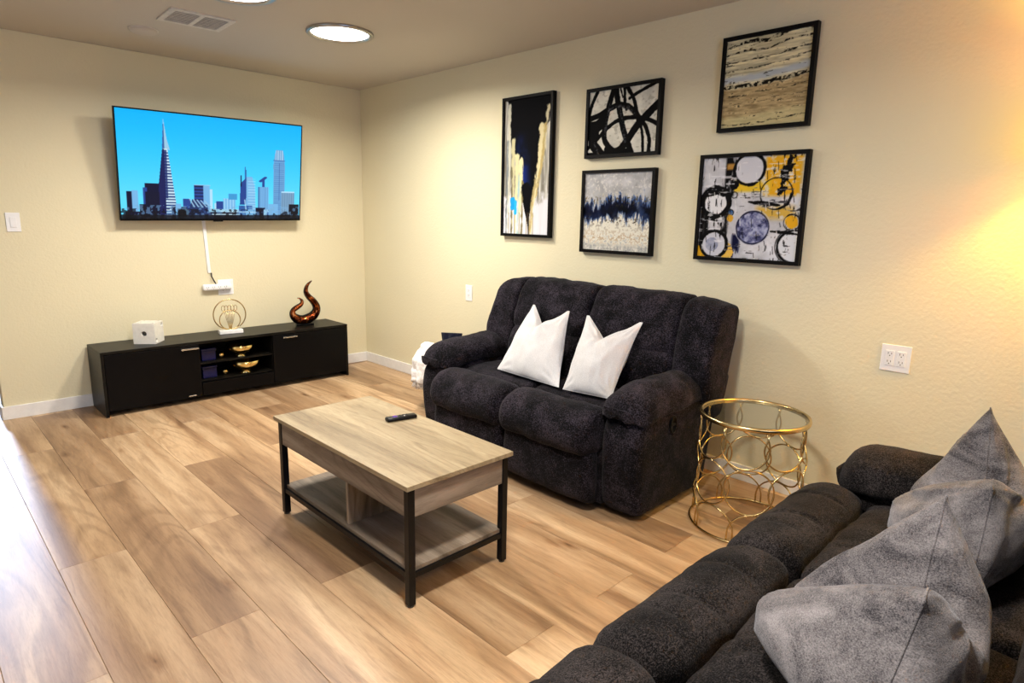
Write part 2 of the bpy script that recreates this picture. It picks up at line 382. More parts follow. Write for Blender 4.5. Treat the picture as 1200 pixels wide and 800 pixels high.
plate('double white outlet below the television, half behind the power strip', (-1.268, 0, .783), 0, .118, 2)
t = thing('light_switch', 'white rocker light switch at the left end of the television wall', 'switch', (-2.555, 0, 1.279))
bx('cover_plate', -.037, .037, -.006, 0, -.06, .06, M['plastic'], t, bev=.002)
bx('rocker', -.0165, .0165, -.010, -.005, -.033, .033, M['plastic'], t, bev=.0015)
# power strip plugged into the outlet
t = thing('power_strip', 'white rounded power strip plugged in beneath the television cable', 'power strip', (-1.335, -.0285, .79))
MB().box(-.115, .10, -.02, .02, -.024, .024, .012).build('body', M['plastic'], t, True)
for i in range(4):
    c = -.085+i*.045; m = MB().box(c-.009, c-.007, -.0208, -.0198, -.004, .008).box(c+.007, c+.009, -.0208, -.0198, -.004, .008).box(c-.002, c+.002, -.0208, -.0198, -.012, -.008)
    m.build('socket', M['slot'], t)
MB().tube([(-.037, .0165, .11), (-.039, .0085, .08), (-.027, .0005, .05), (-.015, -.0015, .024)], .005).build('cord', M['slot'], t, True)
cc = thing('cable_cover', 'slim white vertical cable cover running down from the television', 'cable cover', (-1.385, 0, .9))
MB().box(-.0115, .0115, -.012, 0, 0, .52, .002).build('channel', M['plastic'], cc)
cc.rotation_euler = (0, rad(-2.2), 0)

# ------------------------------------------------------------------ flat painted surfaces
rng = np.random.RandomState(7)
def vnoise(h, w, sx, sy, seed):
    r = np.random.RandomState(seed); gy, gx = int(sy)+3, int(sx)+3; g = r.rand(gy, gx)
    ys = np.linspace(0, sy, h); xs = np.linspace(0, sx, w); yi = ys.astype(int); xi = xs.astype(int)
    fy = ys-yi; fx = xs-xi; fy = (fy*fy*(3-2*fy))[:, None]; fx = (fx*fx*(3-2*fx))[None]
    a = g[yi][:, xi]; b = g[yi][:, xi+1]; c = g[yi+1][:, xi]; d = g[yi+1][:, xi+1]
    return (a*(1-fx)+b*fx)*(1-fy)+(c*(1-fx)+d*fx)*fy
def fbm(h, w, sx, sy, seed, o=4):
    s = 0; a = .5; t = 0
    for i in range(o):
        s = s+a*vnoise(h, w, sx*2**i, sy*2**i, seed+i*17); t += a; a *= .55
    return s/t
class Canvas:
    def __init__(self, w, h, c):
        self.w, self.h = w, h; self.a = np.zeros((h, w, 3)); self.a[:] = np.array(c)/255.
        self.V, self.U = np.meshgrid(np.linspace(0, 1, h), np.linspace(0, 1, w), indexing='ij')
    def blend(self, m, c):
        c = np.array(c, float)
        c = c/255. if c.ndim == 1 else c
        self.a = self.a*(1-m[..., None]) + c*m[..., None]
    def poly(self, pts, width, c, soft=.006, jit=0, seed=0, asp=1.0):
        d = np.full((self.h, self.w), 9.)
        P = np.array(pts, float); wd = np.broadcast_to(np.array(width, float), (len(P),))
        for i in range(len(P)-1):
            a, b = P[i], P[i+1]; ax, ay = a[0]*asp, a[1]; bx_, by = b[0]*asp, b[1]
            X = self.U*asp; Y = self.V; dx, dy = bx_-ax, by-ay; L = dx*dx+dy*dy+1e-9
            t = np.clip(((X-ax)*dx+(Y-ay)*dy)/L, 0, 1)
            d = np.minimum(d, np.hypot(X-ax-t*dx, Y-ay-t*dy)-(wd[i]*(1-t)+wd[i+1]*t)/2)
        if jit: d = d+(fbm(self.h, self.w, 22, 22, seed+5)-.5)*jit
        self.blend(np.clip(.5-d/soft, 0, 1), c)
    def rect(self, u0, v0, u1, v1, c, soft=.004):
        m = np.clip((self.U-u0)/soft+.5, 0, 1)*np.clip((u1-self.U)/soft+.5, 0, 1)*np.clip((self.V-v0)/soft+.5, 0, 1)*np.clip((v1-self.V)/soft+.5, 0, 1)
        self.blend(m, c)
    def fillpoly(self, pts, c):
        m = np.zeros((self.h, self.w), bool); n = len(pts); j = n-1
        for i in range(n):
            xi, yi = pts[i]; xj, yj = pts[j]
            cond = ((yi > self.V) != (yj > self.V)) & (self.U < (xj-xi)*(self.V-yi)/((yj-yi)+1e-12)+xi)
            m ^= cond; j = i
        self.blend(m.astype(float), c)
    def disc(self, u, v, r, c, asp=1, jit=0, seed=0, soft=.008):
        d = np.hypot((self.U-u)*asp, self.V-v)-r
        if jit: d = d+(fbm(self.h, self.w, 18, 18, seed+3)-.5)*jit
        self.blend(np.clip(.5-d/soft, 0, 1), c)
    def ring(self, u, v, r, wd, c, asp=1, jit=0, seed=0, soft=.008):
        d = np.abs(np.hypot((self.U-u)*asp, self.V-v)-r)-wd/2
        if jit: d = d+(fbm(self.h, self.w, 14, 14, seed+3)-.5)*jit
        self.blend(np.clip(.5-d/soft, 0, 1), c)
def spline(pts, n=10):
    P = [Vector((*p, 0)) if len(p) == 2 else Vector(p) for p in pts]; out = []
    for i in range(len(P)-1):
        p0 = P[max(i-1, 0)]; p1 = P[i]; p2 = P[i+1]; p3 = P[min(i+2, len(P)-1)]
        for k in range(n):
            t = k/n; out.append(.5*((2*p1)+(p2-p0)*t+(2*p0-5*p1+4*p2-p3)*t*t+(3*p1-p0-3*p2+p3)*t**3))
    out.append(P[-1]); return [tuple(q)[:len(pts[0])] for q in out]
def attr_mat(name, emission=0.0, rough=0.6):
    t = NT(name); a = t.n.new('ShaderNodeVertexColor'); a.layer_name = 'paint'
    if emission:
        t.col((0.01, 0.01, 0.01)); t.link(a.outputs[0], t.b.inputs['Emission Color']); t.b.inputs['Emission Strength'].default_value = emission
    else: t.link(a.outputs[0], t.b.inputs['Base Color'])
    t.set(Roughness=rough); t.b.inputs['Specular IOR Level'].default_value = 0.08; return t.m
M['canvas'] = attr_mat('painted_canvas', rough=0.75); M['screen'] = attr_mat('lit_screen', 1.1, 0.25)
def canvas_obj(name, cv, w, h, mat, parent, y=0.0, relief=0.0):
    """grid facing local -Y, x to the viewer's right"""
    nx, ny = cv.w, cv.h
    X = -w/2+cv.U*w; Z = h/2-cv.V*h
    Y = np.full_like(X, y)
    if relief: Y = Y - relief*cv.a.mean(axis=2)
    co = np.stack([X, Y, Z], -1).reshape(-1, 3)
    i = np.arange(nx*ny).reshape(ny, nx)
    f = np.stack([i[1:, :-1], i[1:, 1:], i[:-1, 1:], i[:-1, :-1]], -1).reshape(-1, 4)
    me = bpy.data.meshes.new(name); me.vertices.add(len(co)); me.vertices.foreach_set('co', co.ravel())
    me.loops.add(f.size); me.loops.foreach_set('vertex_index', f.ravel()); me.polygons.add(len(f))
    me.polygons.foreach_set('loop_start', np.arange(len(f))*4); me.update(calc_edges=True)
    at = me.color_attributes.new('paint', 'FLOAT_COLOR', 'POINT')
    c = np.clip(cv.a, 0, 1); l = np.where(c <= .04045, c/12.92, ((c+.055)/1.055)**2.4)
    at.data.foreach_set('color', np.concatenate([l, np.ones(l.shape[:2]+(1,))], -1).ravel())
    me.materials.append(mat); me.validate()
    o = bpy.data.objects.new(name, me); return link_obj(o, parent)
K = 150
# 1 tall drip painting
def art_tall():
    c = Canvas(110, 240, (5, 5, 9)); U, V = c.U, c.V; h, w = 240, 110
    n = fbm(h, w, 4, 7, 3); ns = fbm(h, w, 30, 3, 9); nn = fbm(h, w, 14, 20, 21); st = fbm(h, w, 40, 5, 77)
    c.blend(np.clip((.20-np.abs(U-.36-.12*V))/.2, 0, 1)*np.clip((V-.22)/.12, 0, 1)*np.clip((.80-V)/.2, 0, 1)*np.clip(n*2.4-.5, 0, 1), (16, 40, 120))
    def side(edge, seed, tint):
        nz = (fbm(h, w, 18, 5, seed)-.5)*.12
        m = np.clip((edge+nz)/.02, 0, 1)
        k = np.clip((ns-.3)/.4, 0, 1)[..., None]
        c.blend(m*np.clip(.55+st*.9, 0, 1), (np.array([120, 116, 104])*(1-k)+np.array(tint)*k)/255)
    Lx = np.interp(V, [0, .04, .25, .42, .45, .6, .8, .9, 1], [.04, .10, .14, .20, .34, .40, .46, .53, .58])
    Rx = np.interp(V, [0, .08, .18, .24, .36, .55, .75, .88, 1], [1.0, .97, .95, .84, .80, .74, .64, .58, .58])
    side(Lx-U, 5, (214, 214, 210)); side(U-Rx, 6, (222, 220, 212))
    inside = (U < Lx) | (U > Rx)
    c.blend(np.clip((V-.66+(nn-.5)*.3)/.12, 0, 1)*inside*.9, (222, 222, 230))
    for (x0, x1, v0, w0, col) in ((.10, .10, .04, .03, (196, 194, 176)), (.20, .19, .30, .04, (196, 190, 150)), (.29, .27, .42, .05, (214, 206, 160)), (.38, .36, .45, .045, (222, 214, 168)), (.07, .06, .3, .02, (120, 128, 132)), (.16, .18, .5, .02, (110, 104, 80)), (.33, .33, .56, .02, (160, 190, 190)), (.42, .42, .62, .02, (120, 110, 70))):
        c.poly(spline([(x0, v0), ((x0+x1)/2+.01, .62), (x1, .82), (x1, 1)], 6), list(np.linspace(w0, .008, 19)), col, asp=.5, jit=.03, seed=int(x0*99), soft=.012)
    for p, w0, col in (([(.94, .08), (.90, .26), (.86, .5)], .03, (216, 206, 168)), ([(.82, .22), (.80, .34), (.74, .56), (.64, .84), (.62, 1)], .06, (224, 212, 166)), ([(.88, .2), (.84, .42), (.72, .72)], .025, (190, 168, 110)), ([(.70, .60), (.64, .78), (.60, 1)], .03, (178, 160, 110))):
        c.poly(spline(p, 6), list(np.linspace(w0, .01, (len(p)-1)*6+1)), col, asp=.5, jit=.04, seed=int(w0*1000), soft=.012)
    for x in (.12, .25, .36, .52, .58, .66): c.poly([(x, .84), (x+.005, 1)], .006, (130, 112, 70), asp=.5, soft=.006)
    c.poly([(.20, .75), (.22, .79)], [.06, .06], (30, 150, 214), asp=.5, jit=.03, seed=4); c.poly([(.27, .76), (.27, .84)], .03, (44, 170, 226), asp=.5, jit=.02, seed=8)
    c.poly([(.50, .66), (.545, .86), (.565, .93)], [.10, .04, .008], (5, 5, 8), asp=.5, jit=.03)
    c.poly([(.54, .84), (.56, .92), (.57, 1)], [.012, .01, .008], (60, 48, 40), asp=.5)
    return c
def art_loops():
    c = Canvas(210, 165, (216, 214, 202)); n = fbm(165, 210, 8, 8, 4); n2 = fbm(165, 210, 24, 24, 14); sk = fbm(165, 210, 50, 50, 31)
    c.a *= (0.84+.28*n)[..., None]; c.blend(np.clip((n2-.60)*5, 0, .5), (150, 146, 132))
    bk = (5, 5, 6); gy = (84, 84, 90); A = 1.3
    S = [([(.0, .42), (.15, .38), (.30, .30), (.45, .25), (.6, .30), (.70, .42), (.74, .5)], .085, bk),
         ([(.40, .0), (.43, .2), (.48, .42), (.54, .68), (.66, 1)], .10, bk),
         ([(.56, .0), (.66, .2), (.72, .42), (.84, .62), (.90, .82), (.90, 1)], .065, bk),
         ([(.60, .17), (.78, .07), (1, -.02)], .05, bk),
         ([(1.02, .28), (.86, .44), (.72, .60), (.58, .82), (.46, .96), (.3, .93)], .12, bk),
         ([(.0, .88), (.15, .74), (.30, .58), (.46, .48), (.66, .46), (.84, .5), (1, .60)], .065, bk),
         ([(.36, .0), (.30, .25), (.25, .55), (.26, .78), (.38, .94), (.5, .96)], .095, bk),
         ([(.0, .50), (.12, .50), (.24, .40)], .09, bk), ([(.02, .58), (.10, .66), (.08, .82), (.2, 1)], .17, bk), ([(.0, .7), (.1, .62), (.22, .50)], .13, bk),
         ([(.12, .0), (.04, .2), (.0, .4)], .06, bk), ([(.52, .0), (.53, .2), (.56, .33)], .055, bk), ([(.46, .0), (.50, .14)], .03, bk),
         ([(.2, 1.0), (.4, 1.0), (.62, .97)], .10, bk), ([(.74, .5), (.80, .72), (.82, 1)], .05, bk), ([(0, .98), (.3, .99)], .05, bk)]
    for i, (p, w, col) in enumerate(S): c.poly(spline(p, 8), w, col, asp=A, jit=.02, seed=i, soft=.010)
    for i, p in enumerate(([(.45, .28), (.50, .5), (.56, .82)], [(.33, .2), (.27, .5), (.26, .7)], [(.3, .32), (.46, .27), (.58, .33)], [(.10, .82), (.17, 1)], [(.58, .30), (.68, .42)])):
        cc_ = Canvas(210, 165, (0, 0, 0)); cc_.poly(spline(p, 8), .045, (255, 255, 255), asp=A, jit=.03, seed=i+40, soft=.02)
        c.blend(cc_.a[..., 0]*np.clip((sk-.35)*2.2, 0, .75), gy)
    return c
def art_band():
    c = Canvas(190, 180, (184, 184, 186)); U, V = c.U, c.V; h, w = 180, 190
    n = fbm(h, w, 9, 9, 2); s = fbm(h, w, 48, 6, 8); nn = fbm(h, w, 44, 44, 6); s2 = fbm(h, w, 26, 9, 18)
    c.a *= (.78+.42*n)[..., None]
    c.blend(np.clip((V-.50+(s-.5)*.5)/.08, 0, 1), (222, 218, 204))
    cen = .475+.03*np.sin(U*7+.5)
    b = np.clip((.17-np.abs(V-cen+(s-.5)*.22+(s2-.5)*.22))/.05, 0, 1)
    c.blend(b*np.clip(s2*1.7, 0, 1), (66, 92, 140))
    b2 = np.clip((.115-np.abs(V-cen-.005+(s-.5)*.22+(s2-.5)*.16))/.03, 0, 1)*np.clip(.1+fbm(h, w, 6, 3, 12)*1.7, 0, 1)
    c.blend(b2, (7, 13, 40))
    b3 = np.clip((.06-np.abs(V-cen-.01+(s2-.5)*.2))/.03, 0, 1)*np.clip(fbm(h, w, 7, 4, 52)*3-.9, 0, 1); c.blend(b3, (3, 5, 14))
    ln = np.clip((nn-.56)*9, 0, 1)
    c.blend(ln*np.clip(1-np.abs(V-.34)*9, 0, .8), (90, 78, 48)); c.blend(ln*np.clip(1-np.abs(V-.64)*7, 0, .9), (70, 58, 44))
    c.blend(np.clip((nn-.55)*9, 0, 1)*np.clip(1-np.abs(V-.83)*8, 0, .8), (128, 86, 40)); c.blend(np.clip((.42-nn)*8, 0, 1)*np.clip((V-.72)*4, 0, .7), (150, 152, 158))
    c.blend(np.clip((V-.90)*12, 0, .5)*np.clip(s*1.4, 0, 1), (116, 118, 122)); c.blend(np.clip((nn-.6)*8, 0, .5)*(np.abs(V-.47) > .17), (236, 232, 222))
    return c
def art_strata():
    c = Canvas(160, 150, (196, 190, 160)); U, V = c.U, c.V
    wob = (fbm(150, 160, 4, 4, 5)-.5)*.08
    st = fbm(150, 160, 5, 42, 3); st2 = fbm(150, 160, 10, 60, 13); n = fbm(150, 160, 40, 40, 10)
    W = V+wob+.08*(U-.5)
    c.a *= (.68+.56*st)[..., None]
    c.blend(np.clip((.06-np.abs(W-.42))/.04, 0, 1)*.8, (160, 172, 184))
    c.blend(np.clip((W-.52)/.02, 0, 1)*.75, np.stack([.35+.48*st2, .29+.45*st2, .20+.36*st2], -1))
    c.blend(np.clip((W-.82)/.05, 0, 1)*.6, (186, 180, 140))
    c.a *= .96; c.a = np.clip((c.a-.5)*1.35+.56, 0, 1)
    for vv, th in ((.03, .022), (.12, .012), (.22, .010), (.31, .009), (.505, .024), (.60, .006), (.70, .005), (.94, .008)):
        c.blend(np.clip((th-np.abs(W-vv+(st-.5)*.03))/.006, 0, 1)*np.clip((n-.38)*7, .1, 1), (24, 22, 18))
    c.blend(np.clip((st2-.66)*9, 0, .8)*(n > .5), (46, 42, 30))
    return c
def art_circles():
    c = Canvas(190, 180, (206, 206, 212)); U, V = c.U, c.V
    n = fbm(180, 190, 9, 9, 3); s = fbm(180, 190, 30, 6, 7); nn = fbm(180, 190, 24, 24, 9)
    c.a *= (.78+.36*n)[..., None]
    ye = (226, 168, 34); bk = (14, 13, 14); pale = (206, 206, 214)
    c.rect(.64, .0, .98, .38, ye, .04); c.rect(.33, .23, .7, .34, (224, 186, 50), .03); c.rect(.58, .48, .95, .60, (206, 168, 74), .06)
    c.blend(np.clip((nn-.55)*6, 0, .8)*(U > .6)*(V < .6), (214, 210, 205))
    c.rect(.24, .0, .34, .38, bk, .02); c.rect(.25, .06, .33, .12, (178, 130, 60), .02); c.rect(.22, .34, .30, .75, bk, .03); c.rect(.04, .30, .10, 1.0, bk, .04)
    c.rect(.36, .76, .44, 1.0, (16, 18, 50), .03); c.rect(.0, .5, .05, 1, bk, .03); c.poly([(.0, .62), (.12, .62), (.26, .64)], .05, bk, jit=.08, seed=91)
    c.poly([(.86, .02), (.82, .18), (.80, .36)], [.05, .09, .05], bk, jit=.12, seed=1)
    c.blend(np.clip((s-.55)*7, 0, .9)*(U < .5)*(U > .1), (196, 196, 202))
    c.disc(.04, .96, .07, ye, jit=.05); c.disc(.30, .93, .08, (222, 180, 80), jit=.06)
    c.disc(.48, .12, .14, pale, jit=.03); c.ring(.48, .12, .15, .028, bk, jit=.02)
    c.disc(.16, .46, .12, (222, 222, 226), jit=.04); c.ring(.16, .44, .145, .05, bk, jit=.03, seed=3); c.poly([(.06, .36), (.16, .33), (.28, .36)], .06, bk, jit=.03)
    c.ring(.76, .36, .15, .012, bk, jit=.012, seed=5); c.poly([(.9, .36), (.88, .46), (.80, .5)], .02, bk)
    c.poly([(.50, .44), (.64, .45), (.80, .47)], [.02, .045, .02], bk, jit=.02)
    c.disc(.56, .69, .155, (96, 100, 140)); c.blend((np.hypot(U-.56, V-.69) < .15)*np.clip((nn-.4)*4, 0, 1), (168, 172, 200)); c.blend((np.hypot(U-.56, V-.69) < .15)*np.clip((.42-nn)*7, 0, 1), (42, 44, 76))
    c.ring(.56, .69, .16, .014, (30, 32, 58), jit=.015); c.ring(.56, .69, .175, .006, (190, 190, 200))
    c.disc(.17, .87, .13, (196, 196, 206), jit=.03); c.blend((np.hypot(U-.15, V-.87) < .07)*np.clip(nn*1.3, 0, 1), (128, 134, 160)); c.ring(.17, .87, .14, .035, bk, jit=.02, seed=7)
    c.disc(.97, .86, .14, (214, 216, 222), jit=.02); c.ring(.97, .86, .155, .022, bk, jit=.012, seed=8); c.ring(.97, .86, .175, .008, bk)
    c.poly([(.74, .72), (.9, .73), (1, .74)], [.02, .03, .02], bk, jit=.02)
    c.disc(.93, .63, .06, ye, jit=.03); c.ring(.93, .63, .075, .01, bk, jit=.02)
    c.disc(.34, .27, .045, bk, jit=.02); c.ring(.35, .37, .03, .008, bk); c.disc(.325, .545, .028, (46, 92, 150)); c.ring(.325, .545, .03, .01, bk)
    c.disc(.32, .60, .035, (210, 158, 50), jit=.03)
    sx_ = fbm(180, 190, 50, 9, 71); sy_ = fbm(180, 190, 9, 50, 72)
    c.blend(np.clip((sx_-.68)*14, 0, .85)*((U < .42) | (U > .62)), (20, 18, 20)); c.blend(np.clip((sy_-.68)*14, 0, .7), (228, 228, 232)); c.blend(np.clip((sy_-.70)*14, 0, .8)*(U > .28)*(V > .3), (30, 28, 32))
    for i in range(60):
        a, b = rng.rand(2); col = bk if rng.rand() > .4 else (226, 224, 224)
        c.poly([(a, b), (a+.01, b+.03+.05*rng.rand())], .006, col, soft=.006)
    return c
def painting(label, y0, y1, z0, z1, cv):
    w, h = abs(y1-y0), z1-z0
    t = thing('painting', label, 'painting', (0, (y0+y1)/2, (z0+z1)/2), -PI/2)
    f = .019; d = .035
    m = MB(); m.box(-w/2, w/2, -d, -.002, h/2-f, h/2).box(-w/2, w/2, -d, -.002, -h/2, -h/2+f).box(-w/2, -w/2+f, -d, -.002, -h/2+f, h/2-f).box(w/2-f, w/2, -d, -.002, -h/2+f, h/2-f)
    fr = m.build('frame', M['frame_black'], t)
    bx('backing', -w/2+f, w/2-f, -.016, -.002, -h/2+f, h/2-f, M['frame_side'], t)
    canvas_obj('canvas', cv, w-2*f, h-2*f, M['canvas'], t, y=-.024)
painting('tall narrow framed canvas of black and navy with white drips', -1.86, -2.325, 1.24, 2.160, art_tall())
painting('framed canvas of thick looping black strokes on white', -2.594, -3.117, 1.730, 2.131, art_loops())
painting('framed canvas with ragged navy band across grey and white', -2.584, -3.11, 1.166, 1.66, art_band())
painting('framed canvas of cream, grey and tan horizontal layers, highest on the wall', -3.461, -3.92, 1.818, 2.270, art_strata())
painting('framed canvas of black circles on white with yellow patches', -3.382, -3.944, 1.168, 1.711, art_circles())

# ------------------------------------------------------------------ television
def art_tv():
    c = Canvas(420, 240, (40, 190, 240)); U, V = c.U, c.V
    g = np.clip(V/.8, 0, 1); c.a = (np.array([2, 176, 250])/255)*(1-g)[..., None]+(np.array([92, 216, 255])/255)*g[..., None]
    dk = (8, 12, 48); md = (34, 66, 142); lt = (116, 178, 226); pale = (176, 220, 244)
    def b(u0, v0, u1, col, v1=1.0, stripes=None, sc=None, vert=None):
        c.rect(u0, v0, u1, v1, col, .003)
        m = (U > u0)*(U < u1)*(V > v0)
        if stripes: c.blend(m*(np.sin(V*PI*2*stripes) > .2)*.7, sc)
        if vert: c.blend(m*(np.sin(U*PI*2*vert) > .3)*.6, sc)
    # Far pale buildings
    b(.03, .74, .06, dk); b(.055, .73, .085, lt); b(.12, .66, .2, dk); b(.11, .70, .13, md)
    b(.31, .80, .35, md); b(.48, .84, .52, pale); b(.49, .82, .53, md); b(.53, .79, .60, lt, vert=60, sc=pale); b(.56, .74, .61, (60, 150, 210), v1=.8)
    b(.37, .66, .425, md, stripes=30, sc=dk); b(.42, .665, .455, lt); b(.455, .70, .47, pale); b(.37, .66, .46, (170, 200, 220), v1=.665)
    c.fillpoly([(.625, .85), (.63, .63), (.665, .57), (.67, .85)], md); c.fillpoly([(.663, .85), (.665, .56), (.70, .56), (.715, .66), (.72, .9), (.66, .9)], lt)
    c.blend((U > .675)*(U < .72)*(V > .58)*(np.sin(V*PI*70) > 0)*.5, pale); c.poly([(.658, .46), (.658, .6)], .004, md, soft=.004); c.poly([(.663, .49), (.663, .6)], .004, md, soft=.004); c.poly([(.634, .55), (.634, .66)], .006, dk, soft=.004)
    b(.735, .66, .76, (60, 110, 170)); b(.76, .58, .775, md, v1=.9); c.poly([(.75, .60), (.78, .56)], .02, md); b(.745, .66, .80, lt, vert=80, sc=(80, 130, 190))
    # rounded tall tower
    c.fillpoly([(.83, 1), (.828, .42), (.836, .32), (.845, .265), (.885, .265), (.894, .32), (.90, .42), (.902, 1)], (104, 160, 208))
    c.blend((U > .834)*(U < .896)*(V > .38)*(np.sin(V*PI*90) > 0)*.35, (60, 110, 180)); c.blend((U > .842)*(U < .888)*(V > .27)*(V < .37)*(np.sin(U*PI*150) > 0)*.6, (200, 228, 244))
    c.poly([(.828, .375), (.9, .375)], .006, (60, 100, 170), soft=.004); b(.865, .4, .867, md, v1=.8)
    b(.88, .71, .965, (120, 158, 190), vert=70, sc=(84, 120, 160)); b(.88, .70, .965, pale, v1=.715)
    # pyramid tower
    c.fillpoly([(.19, 1), (.196, .66), (.214, .32), (.228, .33), (.28, .98), (.28, 1)], (176, 206, 226))
    c.fillpoly([(.178, 1), (.19, .66), (.2135, .33), (.222, .33), (.225, 1)], (18, 26, 84)); c.fillpoly([(.213, .33), (.224, .055), (.238, .24), (.252, .34)], (150, 196, 224))
    c.fillpoly([(.222, .33), (.240, .33), (.285, 1), (.222, 1)], (196, 220, 234)); c.fillpoly([(.213, .33), (.224, .055), (.226, .33)], (54, 96, 160))
    c.blend((V > .36)*(U > .222)*(U < .24+(V-.33)*.067)*(np.sin(V*PI*72) > 0), (40, 70, 130))
    c.blend((V > .34)*(V < .8)*(U > .224)*(U < .234)*.8, (24, 40, 100))
    # dark foreground
    n = vnoise(240, 420, 34, 1, 5)[0]
    for u0, v0, u1, col in ((.02, .93, .1, dk), (.09, .86, .19, (6, 10, 34)), (.12, .74, .19, (8, 12, 44)), (.25, .88, .33, dk), (.27, .85, .30, lt), (.28, .90, .5, (6, 8, 20)), (.42, .90, .62, (150, 200, 226)), (.45, .93, .66, dk),
                          (.62, .86, .70, (44, 90, 160)), (.66, .90, .72, lt), (.72, .88, .78, dk), (.77, .90, .86, (150, 200, 230)), (.79, .93, .83, md), (.86, .955, .99, (8, 10, 20)), (.93, .84, .995, (8, 12, 30)), (.80, .84, .86, lt)):
        b(u0, v0, u1, col)
    c.fillpoly([(.34, .9), (.36, .80), (.44, .86), (.46, 1), (.34, 1)], (30, 50, 100))
    for k in range(5): c.poly([(.345+.02*k, .80+.005*k), (.37+.022*k, .88)], .007, (150, 190, 220), soft=.004)
    c.poly([(.655, .8), (.662, .9)], .006, pale); c.poly([(.47, .955), (.62, .955)], .012, (190, 222, 236)); c.poly([(.52, .925), (.72, .93)], .010, (180, 216, 234))
    hn = fbm(240, 420, 60, 30, 77, 3); c.blend((V > .87)*(hn > .60)*.55, (120, 170, 210)); c.blend((V > .90)*(hn < .42)*.7, (4, 6, 16))
    c.blend(np.clip((V-.955)/.01, 0, 1)*.8, (4, 5, 14))
    return c
TW, TH = 1.30, .75
tv = thing('television', 'wall-mounted flat television showing a blue city skyline', 'television', (-1.333, -.173, 1.672))
tv.rotation_euler = (rad(10.5), rad(-.63), rad(-1.1))
tc = MB(); tc.box(-TW/2, TW/2, -.004, .022, -TH/2, TH/2, .003); tc.box(-.35, .35, .022, .05, -.25, .2, .01)
tc.build('case', M['black_metal'], tv)
m = MB(); b_ = .008
m.box(-TW/2, TW/2, -.0075, -.004, TH/2-b_, TH/2).box(-TW/2, TW/2, -.0075, -.004, -TH/2, -TH/2+.013).box(-TW/2, -TW/2+b_, -.0075, -.004, -TH/2+.013, TH/2-b_).box(TW/2-b_, TW/2, -.0075, -.004, -TH/2+.013, TH/2-b_)
m.build('bezel', M['gloss_black'], tv)
canvas_obj('screen', art_tv(), TW-2*b_-.001, TH-b_-.014, M['screen'], tv, y=-.0055).location.z = .0025
MB().box(-.035, .035, -.008, .0, -TH/2-.008, -TH/2, .002).build('sensor', M['gloss_black'], tv)
mt = MB(); mt.box(-.22, .22, .05, .06, -.12, .12); mt.box(-.03, .03, .06, .135, -.04, .04)
mt.build('wall_bracket', M['black_metal'], tv)

# ------------------------------------------------------------------ tv stand
sx0, sx1, sy0, sy1, sh = -2.24, -.425, -.39, -.02, .447
ts = thing('tv_stand', 'long low black media console against the far wall under the television', 'tv stand', ((sx0+sx1)/2, (sy0+sy1)/2, 0))
w2, d2 = (sx1-sx0)/2, (sy1-sy0)/2
bx('top', -w2, w2, -d2, d2, sh-.02, sh, M['black_wood'], ts, bev=.002)
bx('side_panel', -w2, -w2+.018, -d2+.002, d2, 0.0, sh-.02, M['black_wood'], ts); bx('side_panel', w2-.018, w2, -d2+.002, d2, 0.0, sh-.02, M['black_wood'], ts)
cx0, cx1 = -.29, .25
bx('divider', cx0-.018, cx0, -d2+.02, d2, .05, sh-.02, M['black_wood'], ts); bx('divider', cx1, cx1+.018, -d2+.02, d2, .05, sh-.02, M['black_wood'], ts)
bx('bottom_panel', -w2+.018, w2-.018, -d2+.02, d2, .035, .05, M['black_wood'], ts); bx('back_panel', -w2+.018, w2-.018, d2-.006, d2, .05, sh-.02, M['gloss_black'], ts)
bx('shelf', cx0, cx1, -d2+.03, d2-.006, .268, .280, M['black_wood'], ts)
for (a, b_, hx) in ((-w2+.020, cx0-.002, -.36), (cx1+.002, w2-.020, .39)):
    dr = bx('door', a, b_, -d2, -d2+.018, .04, sh-.024, M['gloss_black'], ts, bev=.002)
    MB().box(hx-.058, hx+.058, -d2-.02, -d2, sh-.052, sh-.041, .002).build('handle', M['chrome'], dr)
dr = bx('drawer', cx0+.002, cx1-.002, -d2, -d2+.018, .04, .135, M['gloss_black'], ts, bev=.002)
MB().box(cx0-.10+.0, cx0-.05, -d2-.012, -d2, .052, .060, .002).build('handle', M['chrome'], ts)
bx('shelf', cx0, cx1, -d2+.03, d2-.006, .135, .147, M['black_wood'], ts)
ox, oy = (sx0+sx1)/2, (sy0+sy1)/2
def bowl(label, x, y, z, r):
    t = thing('gold_bowl', label, 'bowl', (x, y, z), group='gold bowls in the console')
    MB().lathe([(r*.35, 0), (r*.38, .004), (r*.16, .012), (r*.5, r*.22), (r*.85, r*.52), (r, r*.86), (r*.97, r*.86), (r*.8, r*.54), (r*.4, r*.24), (.0001, r*.2)], 36).build('bowl_body', M['gold_bowl'], t, True)
    t2 = thing('gold_ball', 'small gold ball beside the bowl on the %s shelf' % ('upper' if 'upper' in label else 'lower'), 'ball', (x-r-.035, y+.02, z), group='gold balls in the console')
    MB().lathe([(.0001, 0)]+[(.024*math.sin(a), .024-.024*math.cos(a)) for a in np.linspace(.2, PI-.2, 10)]+[(.0001, .048)], 20).build('sphere', M['gold_bowl'], t2, True)
bowl('polished gold bowl on the upper open shelf of the black console', -1.30, -.30, .281, .105)
bowl('polished gold bowl on the lower open shelf of the black console', -1.27, -.30, .148, .115)
for z, lb in ((.281, 'upper'), (.148, 'lower')):
    t = thing('blue_glow_box', 'small dark blue box standing in for blue glow on the %s open shelf of the console' % lb, 'box', (-1.54, -.27, z))  # box added in place of the blue glow on each shelf
    bx('box_body', -.05, .05, -.05, .05, 0, .075, M['blue_glow'], t, bev=.004); bx('lid', -.053, .053, -.053, .053, .075, .09, M['blue_glow'], t, bev=.003)

